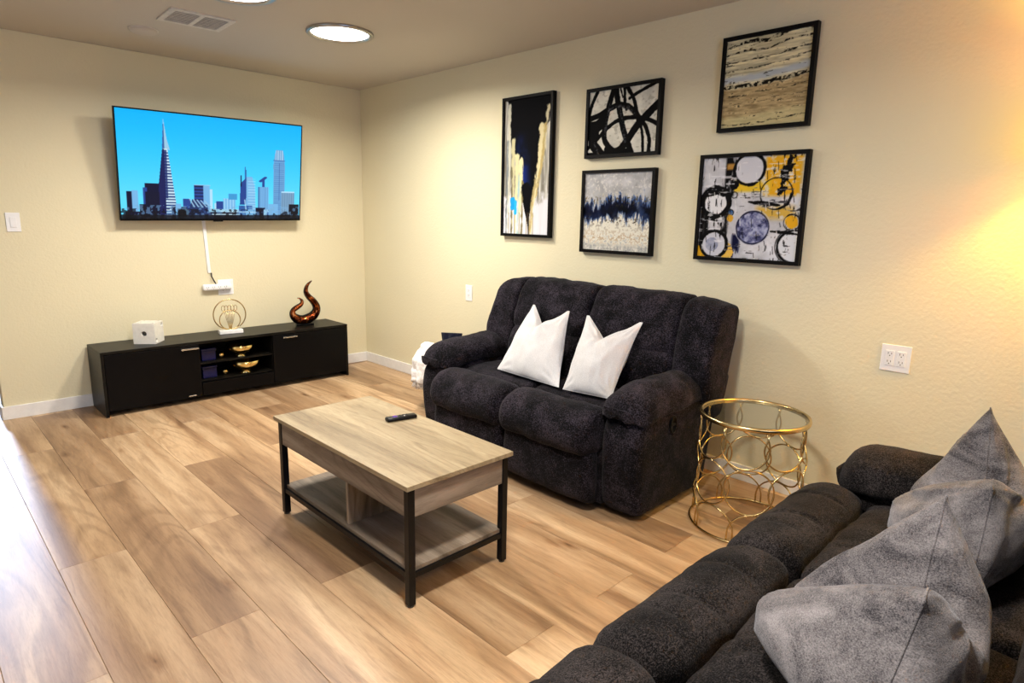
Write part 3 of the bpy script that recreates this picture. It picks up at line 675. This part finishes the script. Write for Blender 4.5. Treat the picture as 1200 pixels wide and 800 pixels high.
# ornaments on the stand
def dice():
    t = thing('dice_ornament', 'white ceramic cube with round holes like dice, left on the console', 'ornament', (-1.895, -.20, sh), rad(-38))
    s = .145; bm = bmesh.new()
    # faces with real recessed round holes
    V = []; F = []
    def face(origin, ux, uy, nrm, holes):
        n = 14; o = Vector(origin); ux = Vector(ux); uy = Vector(uy); nrm = Vector(nrm)
        # subdivided patch per cell: cells with a hole get ring geometry
        k = 3
        for i in range(k):
            for j in range(k):
                c0 = Vector((i/k, j/k)); c1 = Vector(((i+1)/k, (j+1)/k)); cc = (c0+c1)/2
                P = lambda u, v_, d=0: tuple(o+ux*u*s+uy*v_*s-nrm*d)
                if (i, j) in holes:
                    N = 16; r = .085*holes[(i, j)]; outer = []; inner = []; deep = []
                    for q in range(N):
                        a = 2*PI*q/N+PI/4; dx, dy = math.cos(a), math.sin(a); m_ = max(abs(dx), abs(dy))
                        outer.append(P(cc.x+dx/m_/(2*k), cc.y+dy/m_/(2*k))); inner.append(P(cc.x+dx*r, cc.y+dy*r)); deep.append(P(cc.x+dx*r*.9, cc.y+dy*r*.9, .012))
                    b0 = len(V); V.extend(outer+inner+deep)
                    for q in range(N):
                        q2 = (q+1) % N
                        F.append((b0+q, b0+q2, b0+N+q2, b0+N+q)); F.append((b0+N+q, b0+N+q2, b0+2*N+q2, b0+2*N+q))
                    holes_list.append(deep)
                else:
                    b0 = len(V); V.extend([P(c0.x, c0.y), P(c1.x, c0.y), P(c1.x, c1.y), P(c0.x, c1.y)]); F.append((b0, b0+1, b0+2, b0+3))
    holes_list = []
    h = s/2
    face((-h, -h, 0), (1, 0, 0), (0, 0, 1), (0, -1, 0), {(1, 1): 1.5})
    face((h, -h, 0), (0, 1, 0), (0, 0, 1), (1, 0, 0), {(0, 0): 1.2, (2, 2): 1.2})
    face((h, h, 0), (-1, 0, 0), (0, 0, 1), (0, 1, 0), {(0, 0): 1.2, (1, 1): 1.2, (2, 2): 1.2})
    face((-h, h, 0), (0, -1, 0), (0, 0, 1), (-1, 0, 0), {(0, 0): 1.2, (2, 0): 1.2, (0, 2): 1.2, (2, 2): 1.2})
    face((-h, -h, s), (1, 0, 0), (0, 1, 0), (0, 0, 1), {(i, j): 1.0 for i in (0, 2) for j in (0, 1, 2)})
    face((-h, h, 0), (1, 0, 0), (0, -1, 0), (0, 0, -1), {})
    mk('cube_body', V, F, M['ceramic'], t)
    for d in holes_list:
        mk('hole', d, [tuple(range(len(d)))], M['slot'], t)
dice()
t = thing('ring_ornament', 'gold double ring wire sculpture on white marble block, centre of the console', 'ornament', (-1.325, -.20, sh), rad(-8))
MB().box(-.085, .085, -.035, .035, 0, .028, .003).build('base', M['marble'], t)
def ring3(cz, r, tr, name):
    MB().tube([(r*math.sin(a), 0, cz-r*math.cos(a)) for a in np.linspace(0, 2*PI, 49)[:-1]], tr, 8, closed=True).build(name, M['gold'], t, True)
ring3(.028+.117, .117, .0045, 'outer_ring'); ring3(.028+.075, .075, .004, 'inner_ring')
zz = MB()
for i in range(5):
    x = -.045+i*.0225; zz.tube([(x+.011*math.cos(a), 0, .195+.022*math.sin(a)) for a in np.linspace(0, 2*PI, 17)[:-1]], .0022, 6, closed=True)
zz.build('wire_coil', M['gold'], t, True)
wr = MB()
for i in range(8):
    x = -.035+i*.01; wr.tube([(x*1.1, 0, .175), (x*.8, -.004, .12), (x*.2, 0, .03)], .0018, 6)
wr.build('wire_fan', M['gold'], t, True)
# flame sculpture
t = thing('flame_sculpture', 'black and copper flame swirl sculpture at right end of the console', 'sculpture', (-.72, -.21, sh), rad(-14))
fp = [(683, 540), (700, 545), (712, 562), (704, 582), (680, 597), (657, 615), (655, 640), (672, 662), (705, 676), (745, 668), (778, 648), (795, 620), (793, 590), (775, 560), (752, 535), (737, 505), (742, 475), (757, 453), (775, 438)]
fr_ = [1, 6, 11, 14, 17, 17, 22, 29, 33, 33, 31, 27, 24, 22, 19, 16, 12, 7, 1]
P = [((x-722)*.00138, 0, (704-y)*.00138+.004) for x, y in fp]; Ps = spline(P, 5); Rs = [float(np.interp(i/5, range(len(fr_)), fr_))*.00138*.92 for i in range(len(Ps))]
MB().tube(Ps, Rs, 12, flat=.9).build('swirl', M['gloss_black'], t, True)
Ps2 = [(p[0], -.012, p[2]) for p in Ps]
MB().tube(Ps2, [max(r*.80, .0006) for r in Rs], 12, flat=1.0).build('copper_face', M['copper'], t, True)
MB().box(-.07, .07, -.03, .03, 0, .016, .006).build('base', M['gloss_black'], t)

# ------------------------------------------------------------------ coffee table
ct = thing('coffee_table', 'greige wood coffee table with black metal legs and lower shelf', 'coffee table', (-1.7475, -2.975, 0))
hx, hy, th = .2525, .5175, .472
bx('tabletop', -hx, hx, -hy, hy, th-.018, th, M['table_top'], ct, bev=.0015)
lx, ly = hx-.028, hy-.028
for a in (-1, 1):
    for b in (-1, 1):
        l = bx('leg', a*lx-.014, a*lx+.014, b*ly-.014, b*ly+.014, .008, th-.018, M['black_metal'], ct, bev=.002)
        MB().lathe([(.012, 0), (.013, .008), (.0001, .008)], 12, a*lx, b*ly).build('foot_pad', M['slot'], l)
bx('apron', -lx-.010, -lx+.008, -ly+.014, ly-.014, th-.128, th-.018, M['table_wood'], ct); bx('apron', lx-.008, lx+.010, -ly+.014, ly-.014, th-.128, th-.018, M['table_wood'], ct)
bx('apron', -lx+.014, lx-.014, -ly-.010, -ly+.008, th-.128, th-.018, M['table_end'], ct); bx('apron', -lx+.014, lx-.014, ly-.008, ly+.010, th-.128, th-.018, M['table_end'], ct)
bx('shelf', -lx+.0, lx, -ly, ly, .130, .146, M['table_wood'], ct, bev=.001)
rl = MB()
for a in (-1, 1): rl.box(a*lx-.010, a*lx+.010, -ly+.014, ly-.014, .110, .130)
for b in (-1, 1): rl.box(-lx+.014, lx-.014, b*ly-.01, b*ly+.01, .110, .130)
rl.build('rail', M['black_metal'], ct)
bx('divider', -lx+.012, lx-.012, -.052, -.037, .146, th-.128, M['table_panel'], ct)
bx('tray_bottom', -lx+.010, lx-.010, -ly+.010, ly-.010, th-.134, th-.128, M['table_wood'], ct)
rm = thing('remote_control', 'slim black remote control lying on the coffee table', 'remote', (-1.595, -2.875, th), rad(-60))
rm.rotation_euler = (0, 0, math.atan2(-.03, .13)+PI/2)
MB().box(-.021, .021, -.071, .071, 0, .017, .007).build('body', M['black_metal'], rm, True)
MB().lathe([(.012, .017), (.012, .0185), (.007, .0185), (.007, .0178), (.0001, .0178)], 20, 0, .03).build('ring_button', simple('violet_button', (.10, .03, .30), .4), rm, True)
for i in range(6):
    MB().lathe([(.0035, .017), (.0032, .0188), (.0001, .0188)], 10, (i % 2)*.016-.008, .005-.017*(i//2)).build('button', M['slot'] if i != 2 else M['plastic'], rm, True)

# ------------------------------------------------------------------ soft shapes
def resample(poly, n):
    P = [Vector((p[0], p[1], 0)) for p in poly]; N = len(P); out = []
    for i in range(N):
        p0, p1, p2, p3 = P[i-1], P[i], P[(i+1) % N], P[(i+2) % N]
        for k in range(8):
            t = k/8; out.append(.5*((2*p1)+(p2-p0)*t+(2*p0-5*p1+4*p2-p3)*t*t+(3*p1-p0-3*p2+p3)*t**3))
    L = [0]
    for i in range(len(out)): L.append(L[-1]+(out[(i+1) % len(out)]-out[i]).length)
    res = []
    for k in range(n):
        d = L[-1]*k/n; i = max(j for j in range(len(L)-1) if L[j] <= d+1e-9)
        i = min(i, len(out)-1); t = (d-L[i])/max(L[i+1]-L[i], 1e-9); res.append(out[i].lerp(out[(i+1) % len(out)], t))
    return res
def puffy(name, prof, x0, x1, r, mat, parent, n=56, ns=22, bulge=0.0, wr=0.004, seed=0, deform=None, axis='x', wf=7):
    """soft slab: closed profile (a,z) swept from x0 to x1 with rounded ends"""
    P = resample(prof, n); N = len(P)
    area_ = sum(P[i].x*P[(i+1) % N].y-P[(i+1) % N].x*P[i].y for i in range(N))
    if area_ < 0: P = P[::-1]
    nr = [Vector(((P[(i+1) % N]-P[i-1]).y, -(P[(i+1) % N]-P[i-1]).x, 0)).normalized() for i in range(N)]
    cen = sum(P, Vector())/N
    for _ in range(3): nr = [(nr[i-1]+nr[i]*2+nr[(i+1) % N]).normalized() for i in range(N)]
    W = x1-x0; V = []; F = []
    ts = [x0+r*(1-math.cos(PI/2*k/6)) for k in range(6)]+list(np.linspace(x0+r, x1-r, ns))+[x1-r+r*math.sin(PI/2*k/6) for k in range(1, 7)]
    off = Vector((seed*3.7, seed*1.3, seed*7.1))
    for x in ts:
        e = min(x-x0, x1-x); ins = r*(1-math.sqrt(max(0, 1-(1-min(e, r)/r)**2))) if e < r else 0
        u = (2*(x-x0)/W-1); bl = bulge*(1-u*u)
        for i in range(N):
            q = P[i]-nr[i]*ins+nr[i]*bl
            v3 = Vector((x, q.x, q.y)); nn = Vector((0, nr[i].x, nr[i].y))
            dd = mnoise.noise(v3*wf+off)*wr+mnoise.noise(v3*wf*2.7+off)*wr*.5
            v3 += nn*dd
            V.append(v3)
    S = len(ts)
    for s_ in range(S-1):
        for i in range(N): F.append((s_*N+i, s_*N+(i+1) % N, (s_+1)*N+(i+1) % N, (s_+1)*N+i))
    # caps: three shrinking rings
    for end in (0, 1):
        base = 0 if end == 0 else (S-1)*N; cx = V[base].x; prev = base
        c3 = sum((V[base+i] for i in range(N)), Vector())/N
        for sc in (.8, .5, .2):
            b0 = len(V)
            for i in range(N):
                q = c3.lerp(V[base+i], sc); q.x = cx+(-1 if end == 0 else 1)*0.004*(1-sc); V.append(q)
            for i in range(N):
                f = (prev+i, prev+(i+1) % N, b0+(i+1) % N, b0+i); F.append(f[::-1] if end == 0 else f)
            prev = b0
        F.append(tuple(prev+i for i in range(N)) if end == 1 else tuple(prev+i for i in range(N))[::-1])
    if axis == 'y': V = [Vector((v.y, v.x, v.z)) for v in V]; F = [f[::-1] for f in F]
    if deform: V = [Vector(deform(v)) for v in V]
    F = [f[::-1] for f in F]
    o = mk(name, V, F, mat, parent, True)
    return o
def rbox(y0, y1, z0, z1, c=.25):
    """rounded rectangle control profile"""
    my, mz = (y1-y0)*c*.5, (z1-z0)*c*.5
    return [(y0+my, z0), ((y0+y1)/2, z0), (y1-my, z0), (y1, z0+mz), (y1, (z0+z1)/2), (y1, z1-mz), (y1-my, z1), ((y0+y1)/2, z1), (y0+my, z1), (y0, z1-mz), (y0, (z0+z1)/2), (y0, z0+mz)]

def recliner(t, mat, seat_w, n, arm_w, seed, grooves=0.0, deep=0.0, bshift=0.0):
    bk = lambda P: [(a_+deep, z_) for a_, z_ in P]
    half = seat_w*n/2; out = half+arm_w
    g = lambda x: x
    # base frame
    MB().box(-half-.01, half+.01, -.40, .16+deep, .035, .30, .01).build('base', mat, t)
    for a in (-1, 1):
        for b in (-.30, .12): MB().lathe([(.02, 0), (.02, .036), (.0001, .036)], 12, a*(half-.05), b).build('foot', M['slot'], t)
    for i in range(n):
        x0 = -half+seat_w*i; x1 = x0+seat_w
        def dip(v, xc=(x0+x1)/2):
            # stitched groove lines across the pad
            if grooves and v.z > .36:
                for dx, sl, y0_, y1_ in ((-.12, .10, -.50, -.36), (.06, -.08, -.46, -.30), (.17, .12, -.52, -.40), (-.02, .2, -.16, .05), (.12, -.1, -.26, -.05)):
                    if y0_-.05 < v.y < y1_+.05:
                        e_ = min(1, max(0, min(v.y-y0_+.05, y1_+.05-v.y)/.05)); v.z -= grooves*e_*math.exp(-((v.x-xc-dx-sl*(v.y+.3))/.010)**2)
            return v
        puffy('seat_front', [(-.325, .30), (-.315, .44), (-.335, .485), (-.40, .502), (-.47, .487), (-.525, .44), (-.545, .37), (-.52, .305), (-.44, .275), (-.36, .28)], x0+.002, x1-.002, .06, mat, t, bulge=.006, wr=.007, seed=seed+i, deform=dip, ns=(64 if grooves else 22), n=(84 if grooves else 56))
        puffy('seat_pad', [(-.305, .28), (-.31, .42), (-.275, .470), (-.12, .488), (.06+deep, .472), (.12+deep, .45), (.13+deep, .28), (-.05, .26)], x0+.003, x1-.003, .045, mat, t, bulge=.004, wr=.008, seed=seed+i+10, deform=dip if grooves else None, ns=(64 if grooves else 22), n=(84 if grooves else 56))
        puffy('footrest', [(-.40, .055), (-.40, .28), (-.44, .31), (-.49, .30), (-.505, .20), (-.495, .09), (-.46, .05)], x0+.004, x1-.004, .04, mat, t, bulge=.006, wr=.006, seed=seed+i+20)
        # back: lumbar pad and upper pad
        puffy('lumbar_pad', bk([(.09, .45), (.045, .50), (.040, .60), (.085, .695), (.14, .72), (.22, .70), (.24, .58), (.20, .46)]), x0+.003+bshift, x1-.003+bshift, .05, mat, t, bulge=.006, wr=.008, seed=seed+i+30)
        puffy('back_pad', bk([(.125, .665), (.095, .73), (.115, .83), (.165, .935), (.215, .985), (.30, .99), (.335, .96), (.30, .80), (.25, .67), (.18, .645)]), x0+.002+bshift, x1-.002+bshift, .036, mat, t, bulge=.010, wr=.010, seed=seed+i+40)
    # shell of the back with wings on both sides
    puffy('back_shell', bk([(.17, .12), (.19, .30), (.24, .55), (.30, .80), (.335, .93), (.375, .94), (.39, .91), (.36, .75), (.30, .50), (.235, .25), (.22, .10)]), -out+.05+bshift*.5, out-.03+bshift*.5, .035, mat, t, wr=.004, seed=seed+50)
    for a in (-1, 1):
        xa, xb = (half-.012, out+.0) if a > 0 else (-out-.0, -half+.012)
        def wing(v, a=a, xa=xa, xb=xb):
            k = (v.x-xa)/(xb-xa); k = k if a > 0 else 1-k
            if v.z > .60: v.y -= .025*k; v.x -= a*(.045 if a < 0 else .0)*max(0, (v.z-.70)/.28)*k
            v.z -= .03*max(0, k-.2)*max(0, (v.z-.6)/.4); v.x += bshift
            return v
        puffy('wing', bk([(.10, .46), (.08, .60), (.10, .76), (.145, .91), (.195, .975), (.27, .99), (.34, .985), (.38, .95), (.355, .78), (.30, .60), (.25, .42), (.16, .40)]), xa, xb, .036, mat, t, bulge=.004, wr=.009, seed=seed+60+a, deform=wing)
        # arm: lower panel
        xa, xb = (half-.005, out) if a > 0 else (-out, -half+.005)
        def flare(v, a=a):
            v.x += a*.012*max(0, (v.z-.2)); return v
        arm = puffy('arm', [(-.375, .03), (-.41, .12), (-.425, .28), (-.42, .42), (-.36, .50), (-.1, .545), (.18+deep, .575), (.26+deep, .55), (.25+deep, .30), (.195+deep, .05), (.0, .025), (-.2, .025)], xa, xb, .05, mat, t, wr=.005, seed=seed+70+a, deform=flare, n=72)
        # arm: overstuffed top pad
        ca = (xa+xb)/2; wd = arm_w/2+.020
        def droop(v, ca=ca):
            k = max(0, (-.18-v.y)/.28); v.z -= .045*k*k; v.z += .02*(v.y+.1)-.022
            return v
        puffy('arm_pad', [(ca-wd, .545), (ca-wd*.85, .605), (ca-wd*.4, .648), (ca, .658), (ca+wd*.4, .648), (ca+wd*.85, .605), (ca+wd, .545), (ca+wd*.88, .522), (ca+wd*.4, .52), (ca-wd*.4, .52), (ca-wd*.88, .522)], -.435, .16+deep, .085, mat, t, bulge=.004, wr=.010, seed=seed+80+a, deform=droop, axis='y')
    return half, out

lv = thing('loveseat', 'dark plum-black chenille reclining loveseat with two seats, against the right wall', 'loveseat', (-.475, -2.875, 0), -PI/2)
lh, lo = recliner(lv, M['love_fabric'], .585, 2, .215, 1, bshift=.05)
rh = MB().lathe([(.033, 0), (.033, .004), (.026, .006), (.024, -.012), (.0001, -.014)], 28).build('release_cup', M['gloss_black'], lv, True, loc=(lo+.012, -.165, .44), rot=(0, PI/2, 0)); rh.scale = (1.35, .85, 1)
MB().box(-.004, .004, -.02, .02, .0, .004, .001).build('release_lever', M['black_metal'], rh)
sf = thing('sofa', 'charcoal tweed reclining sofa in the lower right foreground', 'sofa', (-1.83, -4.91, 0), PI)
recliner(sf, M['sofa_fabric'], .62, 3, .22, 100, grooves=.007, deep=.14)

# ------------------------------------------------------------------ pillows
def pillow(label, TL, TR, BR, BL, T, mat, notch=.10, seed=0, wr=.006, group=None, fwd=0.0, dent=.02, nu=46, tb=None, pinch=.06, nexp=2.0, u0=0.0, cexp=1.0):
    """pillow between four corner points (seen from its front); chopped top; loose stuffing in front and behind"""
    C = [Vector(c) for c in (TL, TR, BR, BL)]; base = (C[2]+C[3])/2
    C = [c-base for c in C]; off = Vector((seed*2.1, seed*5.3, seed*.7))
    nrm = ((C[1]-C[3]).cross(C[0]-C[2])).normalized(); dn = ((C[2]+C[3])-(C[0]+C[1])).normalized(); rt = ((C[1]+C[2])-(C[0]+C[3])).normalized()
    # nrm points to the front (viewer with TL on the left)
    W = (C[1]-C[0]).length; tb = tb or T
    V = []; F = []; ids = {}; nv = nu
    def pt(u, v_, side):
        au = abs(u); h = v_*2-1; ah = abs(h)
        a = (u+1)/2
        p = (C[3].lerp(C[2], a)).lerp(C[0].lerp(C[1], a), v_)
        cenx = rt*(-u)*pinch*W*.5*(1-h*h)
        p = p+cenx-dn*(-1)*0
        p += -dn*(-.018)*(1-u*u)*(1-v_)**4*0
        cu = (u-u0)/(.92-u0) if u > u0 else (u0-u)/(.92+u0)
        ch = (1-min(1, cu))**cexp*v_**nexp
        p += dn*notch*ch
        p += nrm*fwd*math.exp(-((u-u0)/.35)**2)*v_**1.5*(1-.25*v_**6)
        cnr = min(math.hypot(1-au, (1-ah)), 1.0)
        th = ((1-au**2.2)*(1-ah**2.2))**.52*(.25+.75*cnr)**.6*(T if side > 0 else tb)/2
        p2 = p+nrm*side*th
        soft = min(1, th/(T*.15))
        p2 -= nrm*side*dent*math.exp(-((u-u0)/.16)**2)*max(0, (v_-.5)/.5)*soft
        q = Vector((u*2.1, side*1.7, v_*2.1))+off
        d = mnoise.noise(q)*wr*1.6+mnoise.noise(q*2.6)*wr*.7
        uu, vv = u*1.0, (1-v_)*2.0; rr = math.hypot(uu, vv-.35); ang = math.atan2(vv-.35, uu)
        d += wr*.9*math.sin(ang*7+seed)*math.exp(-((rr-.42)/.25)**2)
        for cu, cv in ((-1, 1), (1, 1), (-1, 0), (1, 0)):
            r2 = math.hypot(u-cu, (v_-cv)*2); an = math.atan2((v_-cv)*2, u-cu)
            d += wr*.6*math.sin(an*13+seed+cu)*math.exp(-((r2-.35)/.18)**2)
        return p2+nrm*side*d*soft
    for side in (1, -1):
        for i in range(nu+1):
            for j in range(nv+1):
                edge = i in (0, nu) or j in (0, nv)
                key = (i, j) if edge else (i, j, side)
                if key in ids: continue
                u = math.sin((i/nu*2-1)*PI/2*.92)/math.sin(PI/2*.92); v_ = .5+.5*math.sin((j/nv*2-1)*PI/2*.92)/math.sin(PI/2*.92)
                ids[key] = len(V); V.append(pt(u, v_, side))
        for i in range(nu):
            for j in range(nv):
                g = lambda a, b: ids[(a, b)] if (a in (0, nu) or b in (0, nv)) else ids[(a, b, side)]
                f = (g(i, j), g(i+1, j), g(i+1, j+1), g(i, j+1)); F.append(f if side == 1 else f[::-1])
    t = thing('throw_pillow', label, 'pillow', loc=base, group=group)
    mk('cover', V, F, mat, t, True)
    edge = [V[ids[(i, 0)]] for i in range(nu)]+[V[ids[(nu, j)]] for j in range(nv)]+[V[ids[(i, nv)]] for i in range(nu, 0, -1)]+[V[ids[(0, j)]] for j in range(nv, 0, -1)]
    MB().tube(edge, .0024, 6, closed=True).build('piping', mat, t, True)
    return t
gw, gg = 'white pillows on the loveseat', 'grey pillows on the sofa'
pillow('white chopped throw pillow on the loveseat, nearer the television', (-.40, -2.545, .853), (-.43, -2.855, .853), (-.72, -3.045, .50), (-.70, -2.555, .505), .16, M['white_linen'], notch=.14, seed=1, group=gw, fwd=.015)
pillow('white chopped throw pillow on the loveseat, nearer the round side table', (-.43, -2.985, .845), (-.45, -3.36, .857), (-.70, -3.37, .505), (-.73, -3.085, .50), .16, M['white_linen'], notch=.14, seed=5, group=gw, fwd=.015)
# (front faces +Y: seen from the front the near end is on the right)
pillow('grey velvet chopped pillow on the sofa, farther and nearer the wall', (-.92, -4.877, .858), (-1.30, -4.955, .745), (-1.46, -4.96, .51), (-.95, -5.03, .51), .50, M['grey_velvet'], u0=-.25, cexp=1.5, notch=.15, seed=9, wr=.012, group=gg, fwd=.03, dent=.05, tb=.16, nexp=1.4)
pillow('grey velvet chopped pillow on the sofa, nearest the camera', (-1.60, -4.912, .808), (-1.99, -4.965, .757), (-2.24, -4.94, .535), (-1.70, -5.035, .545), .62, M['grey_velvet'], u0=-.28, cexp=1.6, notch=.17, seed=14, wr=.008, group=gg, fwd=.03, dent=.05, tb=.16, nexp=1.4)

# ------------------------------------------------------------------ side table
st = thing('side_table', 'round glass-topped side table with gold wire rings, between loveseat and sofa', 'side table', (-.457, -3.985, 0))
RT, RB, ZT = .232, .246, .525
MB().lathe([(RT-.010, ZT-.014), (RT+.004, ZT-.014), (RT+.006, ZT-.004), (RT+.003, ZT+.006), (RT-.006, ZT+.006), (RT-.008, ZT-.002), (RT-.010, ZT-.014)], 64).build('rim', M['gold'], st, True)
MB().lathe([(RT-.007, ZT-.006), (RT-.007, ZT), (.0001, ZT)], 64).build('glass_top', M['glass'], st)
MB().tube([(RB*math.cos(a), RB*math.sin(a), .006) for a in np.linspace(0, 2*PI, 73)[:-1]], .006, 8, closed=True).build('base_ring', M['gold'], st, True)
def onc(th_, z):
    R_ = RB+(RT-RB)*z/ZT - .003; return (R_*math.cos(th_), R_*math.sin(th_), z)
NC = 8
for k in range(NC):
    t0 = 2*PI*k/NC+.30; hw = PI/NC*1.13
    zt = ZT-.012
    pu = [onc(t0-hw*.80, zt)]+[onc(t0-hw*math.cos(a), .435-.092*math.sin(a)) for a in np.linspace(-.35, PI+.35, 24)]+[onc(t0+hw*.80, zt)]
    MB().tube(pu, .0040, 6).build('top_arc', M['gold'], st, True)
    t1 = t0+PI/NC*.35
    MB().tube([onc(t1+hw*math.cos(a), .243+.100*math.sin(a)) for a in np.linspace(0, 2*PI, 37)[:-1]], .0040, 6, closed=True).build('ring', M['gold'], st, True)
    t1 = t0+PI/NC*.70
    pb = [onc(t1-hw, .008)]+[onc(t1-hw*math.cos(a), .045+.098*math.sin(a)) for a in np.linspace(.0, PI, 20)]+[onc(t1+hw, .008)]
    MB().tube(pb, .0040, 6).build('bottom_arc', M['gold'], st, True)

# ------------------------------------------------------------------ basket, fluffy throw and navy cushion behind the loveseat arm
bk = thing('wicker_basket', 'small tan wicker basket with loop handles beside the loveseat', 'basket', (-.36, -1.67, 0))
bp = [(.125, 0), (.14, .02), (.165, .15), (.175, .30), (.17, .31), (.155, .15), (.13, .025), (.0001, .02)]
MB().lathe(bp, 32).build('basket_body', M['wicker'], bk, True)
for i in range(9):
    z = .03+i*.031; R_ = float(np.interp(z, [.02, .15, .30], [.142, .167, .177]))
    MB().tube([((R_+.003*math.sin(9*a+PI*i))*math.cos(a), (R_+.003*math.sin(9*a+PI*i))*math.sin(a), z) for a in np.linspace(0, 2*PI, 55)[:-1]], .006, 6, closed=True).build('woven_band', M['wicker'], bk, True)
for a0 in (-.9, PI-.9):
    MB().tube([((.175)*math.cos(a0+.28*math.cos(b)), .175*math.sin(a0+.28*math.cos(b)), .30+.07*math.sin(b)) for b in np.linspace(0, PI, 14)], .006, 6).build('loop_handle', M['wicker'], bk, True)
def throw_mesh():
    V = []; F = []; nu, nv = 40, 34
    for i in range(nu+1):
        for j in range(nv+1):
            u = i/nu*2-1; v_ = j/nv
            # hangs over the far-left side of the basket: v_ 0 = inside, 1 = hem
            s = v_*.62
            if s < .16: r = .02+s*.9; z = .40+.07*math.sin(s/.16*PI/2)
            else:
                k = (s-.16)/.46; r = .164+.055*min(1, k*2.5)+.01*k; z = .47-.40*k**1.15+.01
                z = .47-.25*k
            a = rad(178)+u*rad(62)*(1-.25*v_)
            R_ = r+.014*math.sin(u*11+v_*2)*v_
            p = Vector((R_*math.cos(a), R_*math.sin(a), z-.05*u*u*v_))
            d = mnoise.noise(p*22)*.014+mnoise.noise(p*60)*.006
            p += Vector((math.cos(a), math.sin(a), .5))*d; V.append(p)
    for i in range(nu):
        for j in range(nv): a = i*(nv+1)+j; F.append((a, a+1, a+nv+2, a+nv+1))
    return V, F
V, F = throw_mesh()
tb = thing('throw_blanket', 'fluffy white fringed throw draped over the basket beside the loveseat', 'blanket', (-.36, -1.67, 0))
o = mk('cloth', V, F, M['fluffy'], tb, True); sm = o.modifiers.new('t', 'SOLIDIFY'); sm.thickness = .018; sm.offset = 1
fg = MB(); random.seed(4)
for i in range(41):
    p = V[i*35+34]
    for q in range(3):
        d = Vector((random.uniform(-.012, .012), random.uniform(-.012, .012), -random.uniform(.03, .05)))
        fg.tube([p+Vector((random.uniform(-.005, .005), random.uniform(-.005, .005), .004)), p+d*.5+Vector((.004*math.sin(i), 0, 0)), p+d], [.004, .0035, .002], 5)
fg = fg.build('fringe', M['fluffy'], tb, True); fg['kind'] = 'stuff'
pillow('tall navy cushion standing upright in the basket behind the far loveseat arm', (-.325, -1.555, .53), (-.335, -1.80, .56), (-.33, -1.76, .035), (-.32, -1.62, .035), .05, M['navy'], notch=.0, seed=22, dent=0, nu=20)

# ------------------------------------------------------------------ floor lamp just outside the frame, its glow on the wall
fl = thing('floor_lamp', 'floor lamp by the right wall whose warm glow shows at the right edge', 'lamp', (-.20, -5.02, 0))
MB().lathe([(.13, 0), (.13, .015), (.03, .03), (.012, .04), (.012, 1.60), (.0001, 1.60)], 28).build('pole', M['black_metal'], fl, True)
MB().lathe([(.15, 1.60), (.11, 1.84)], 36, caps=False).build('lamp_shade', M['shade'], fl, True)
bd = bpy.data.lights.new('lamp_bulb', 'POINT'); bd.energy = SHADE_POWER; bd.color = (1.0, .64, .08); bd.shadow_soft_size = .03
bo = bpy.data.objects.new('lamp_bulb', bd); bo.location = (0, 0, 1.72); link_obj(bo, fl)
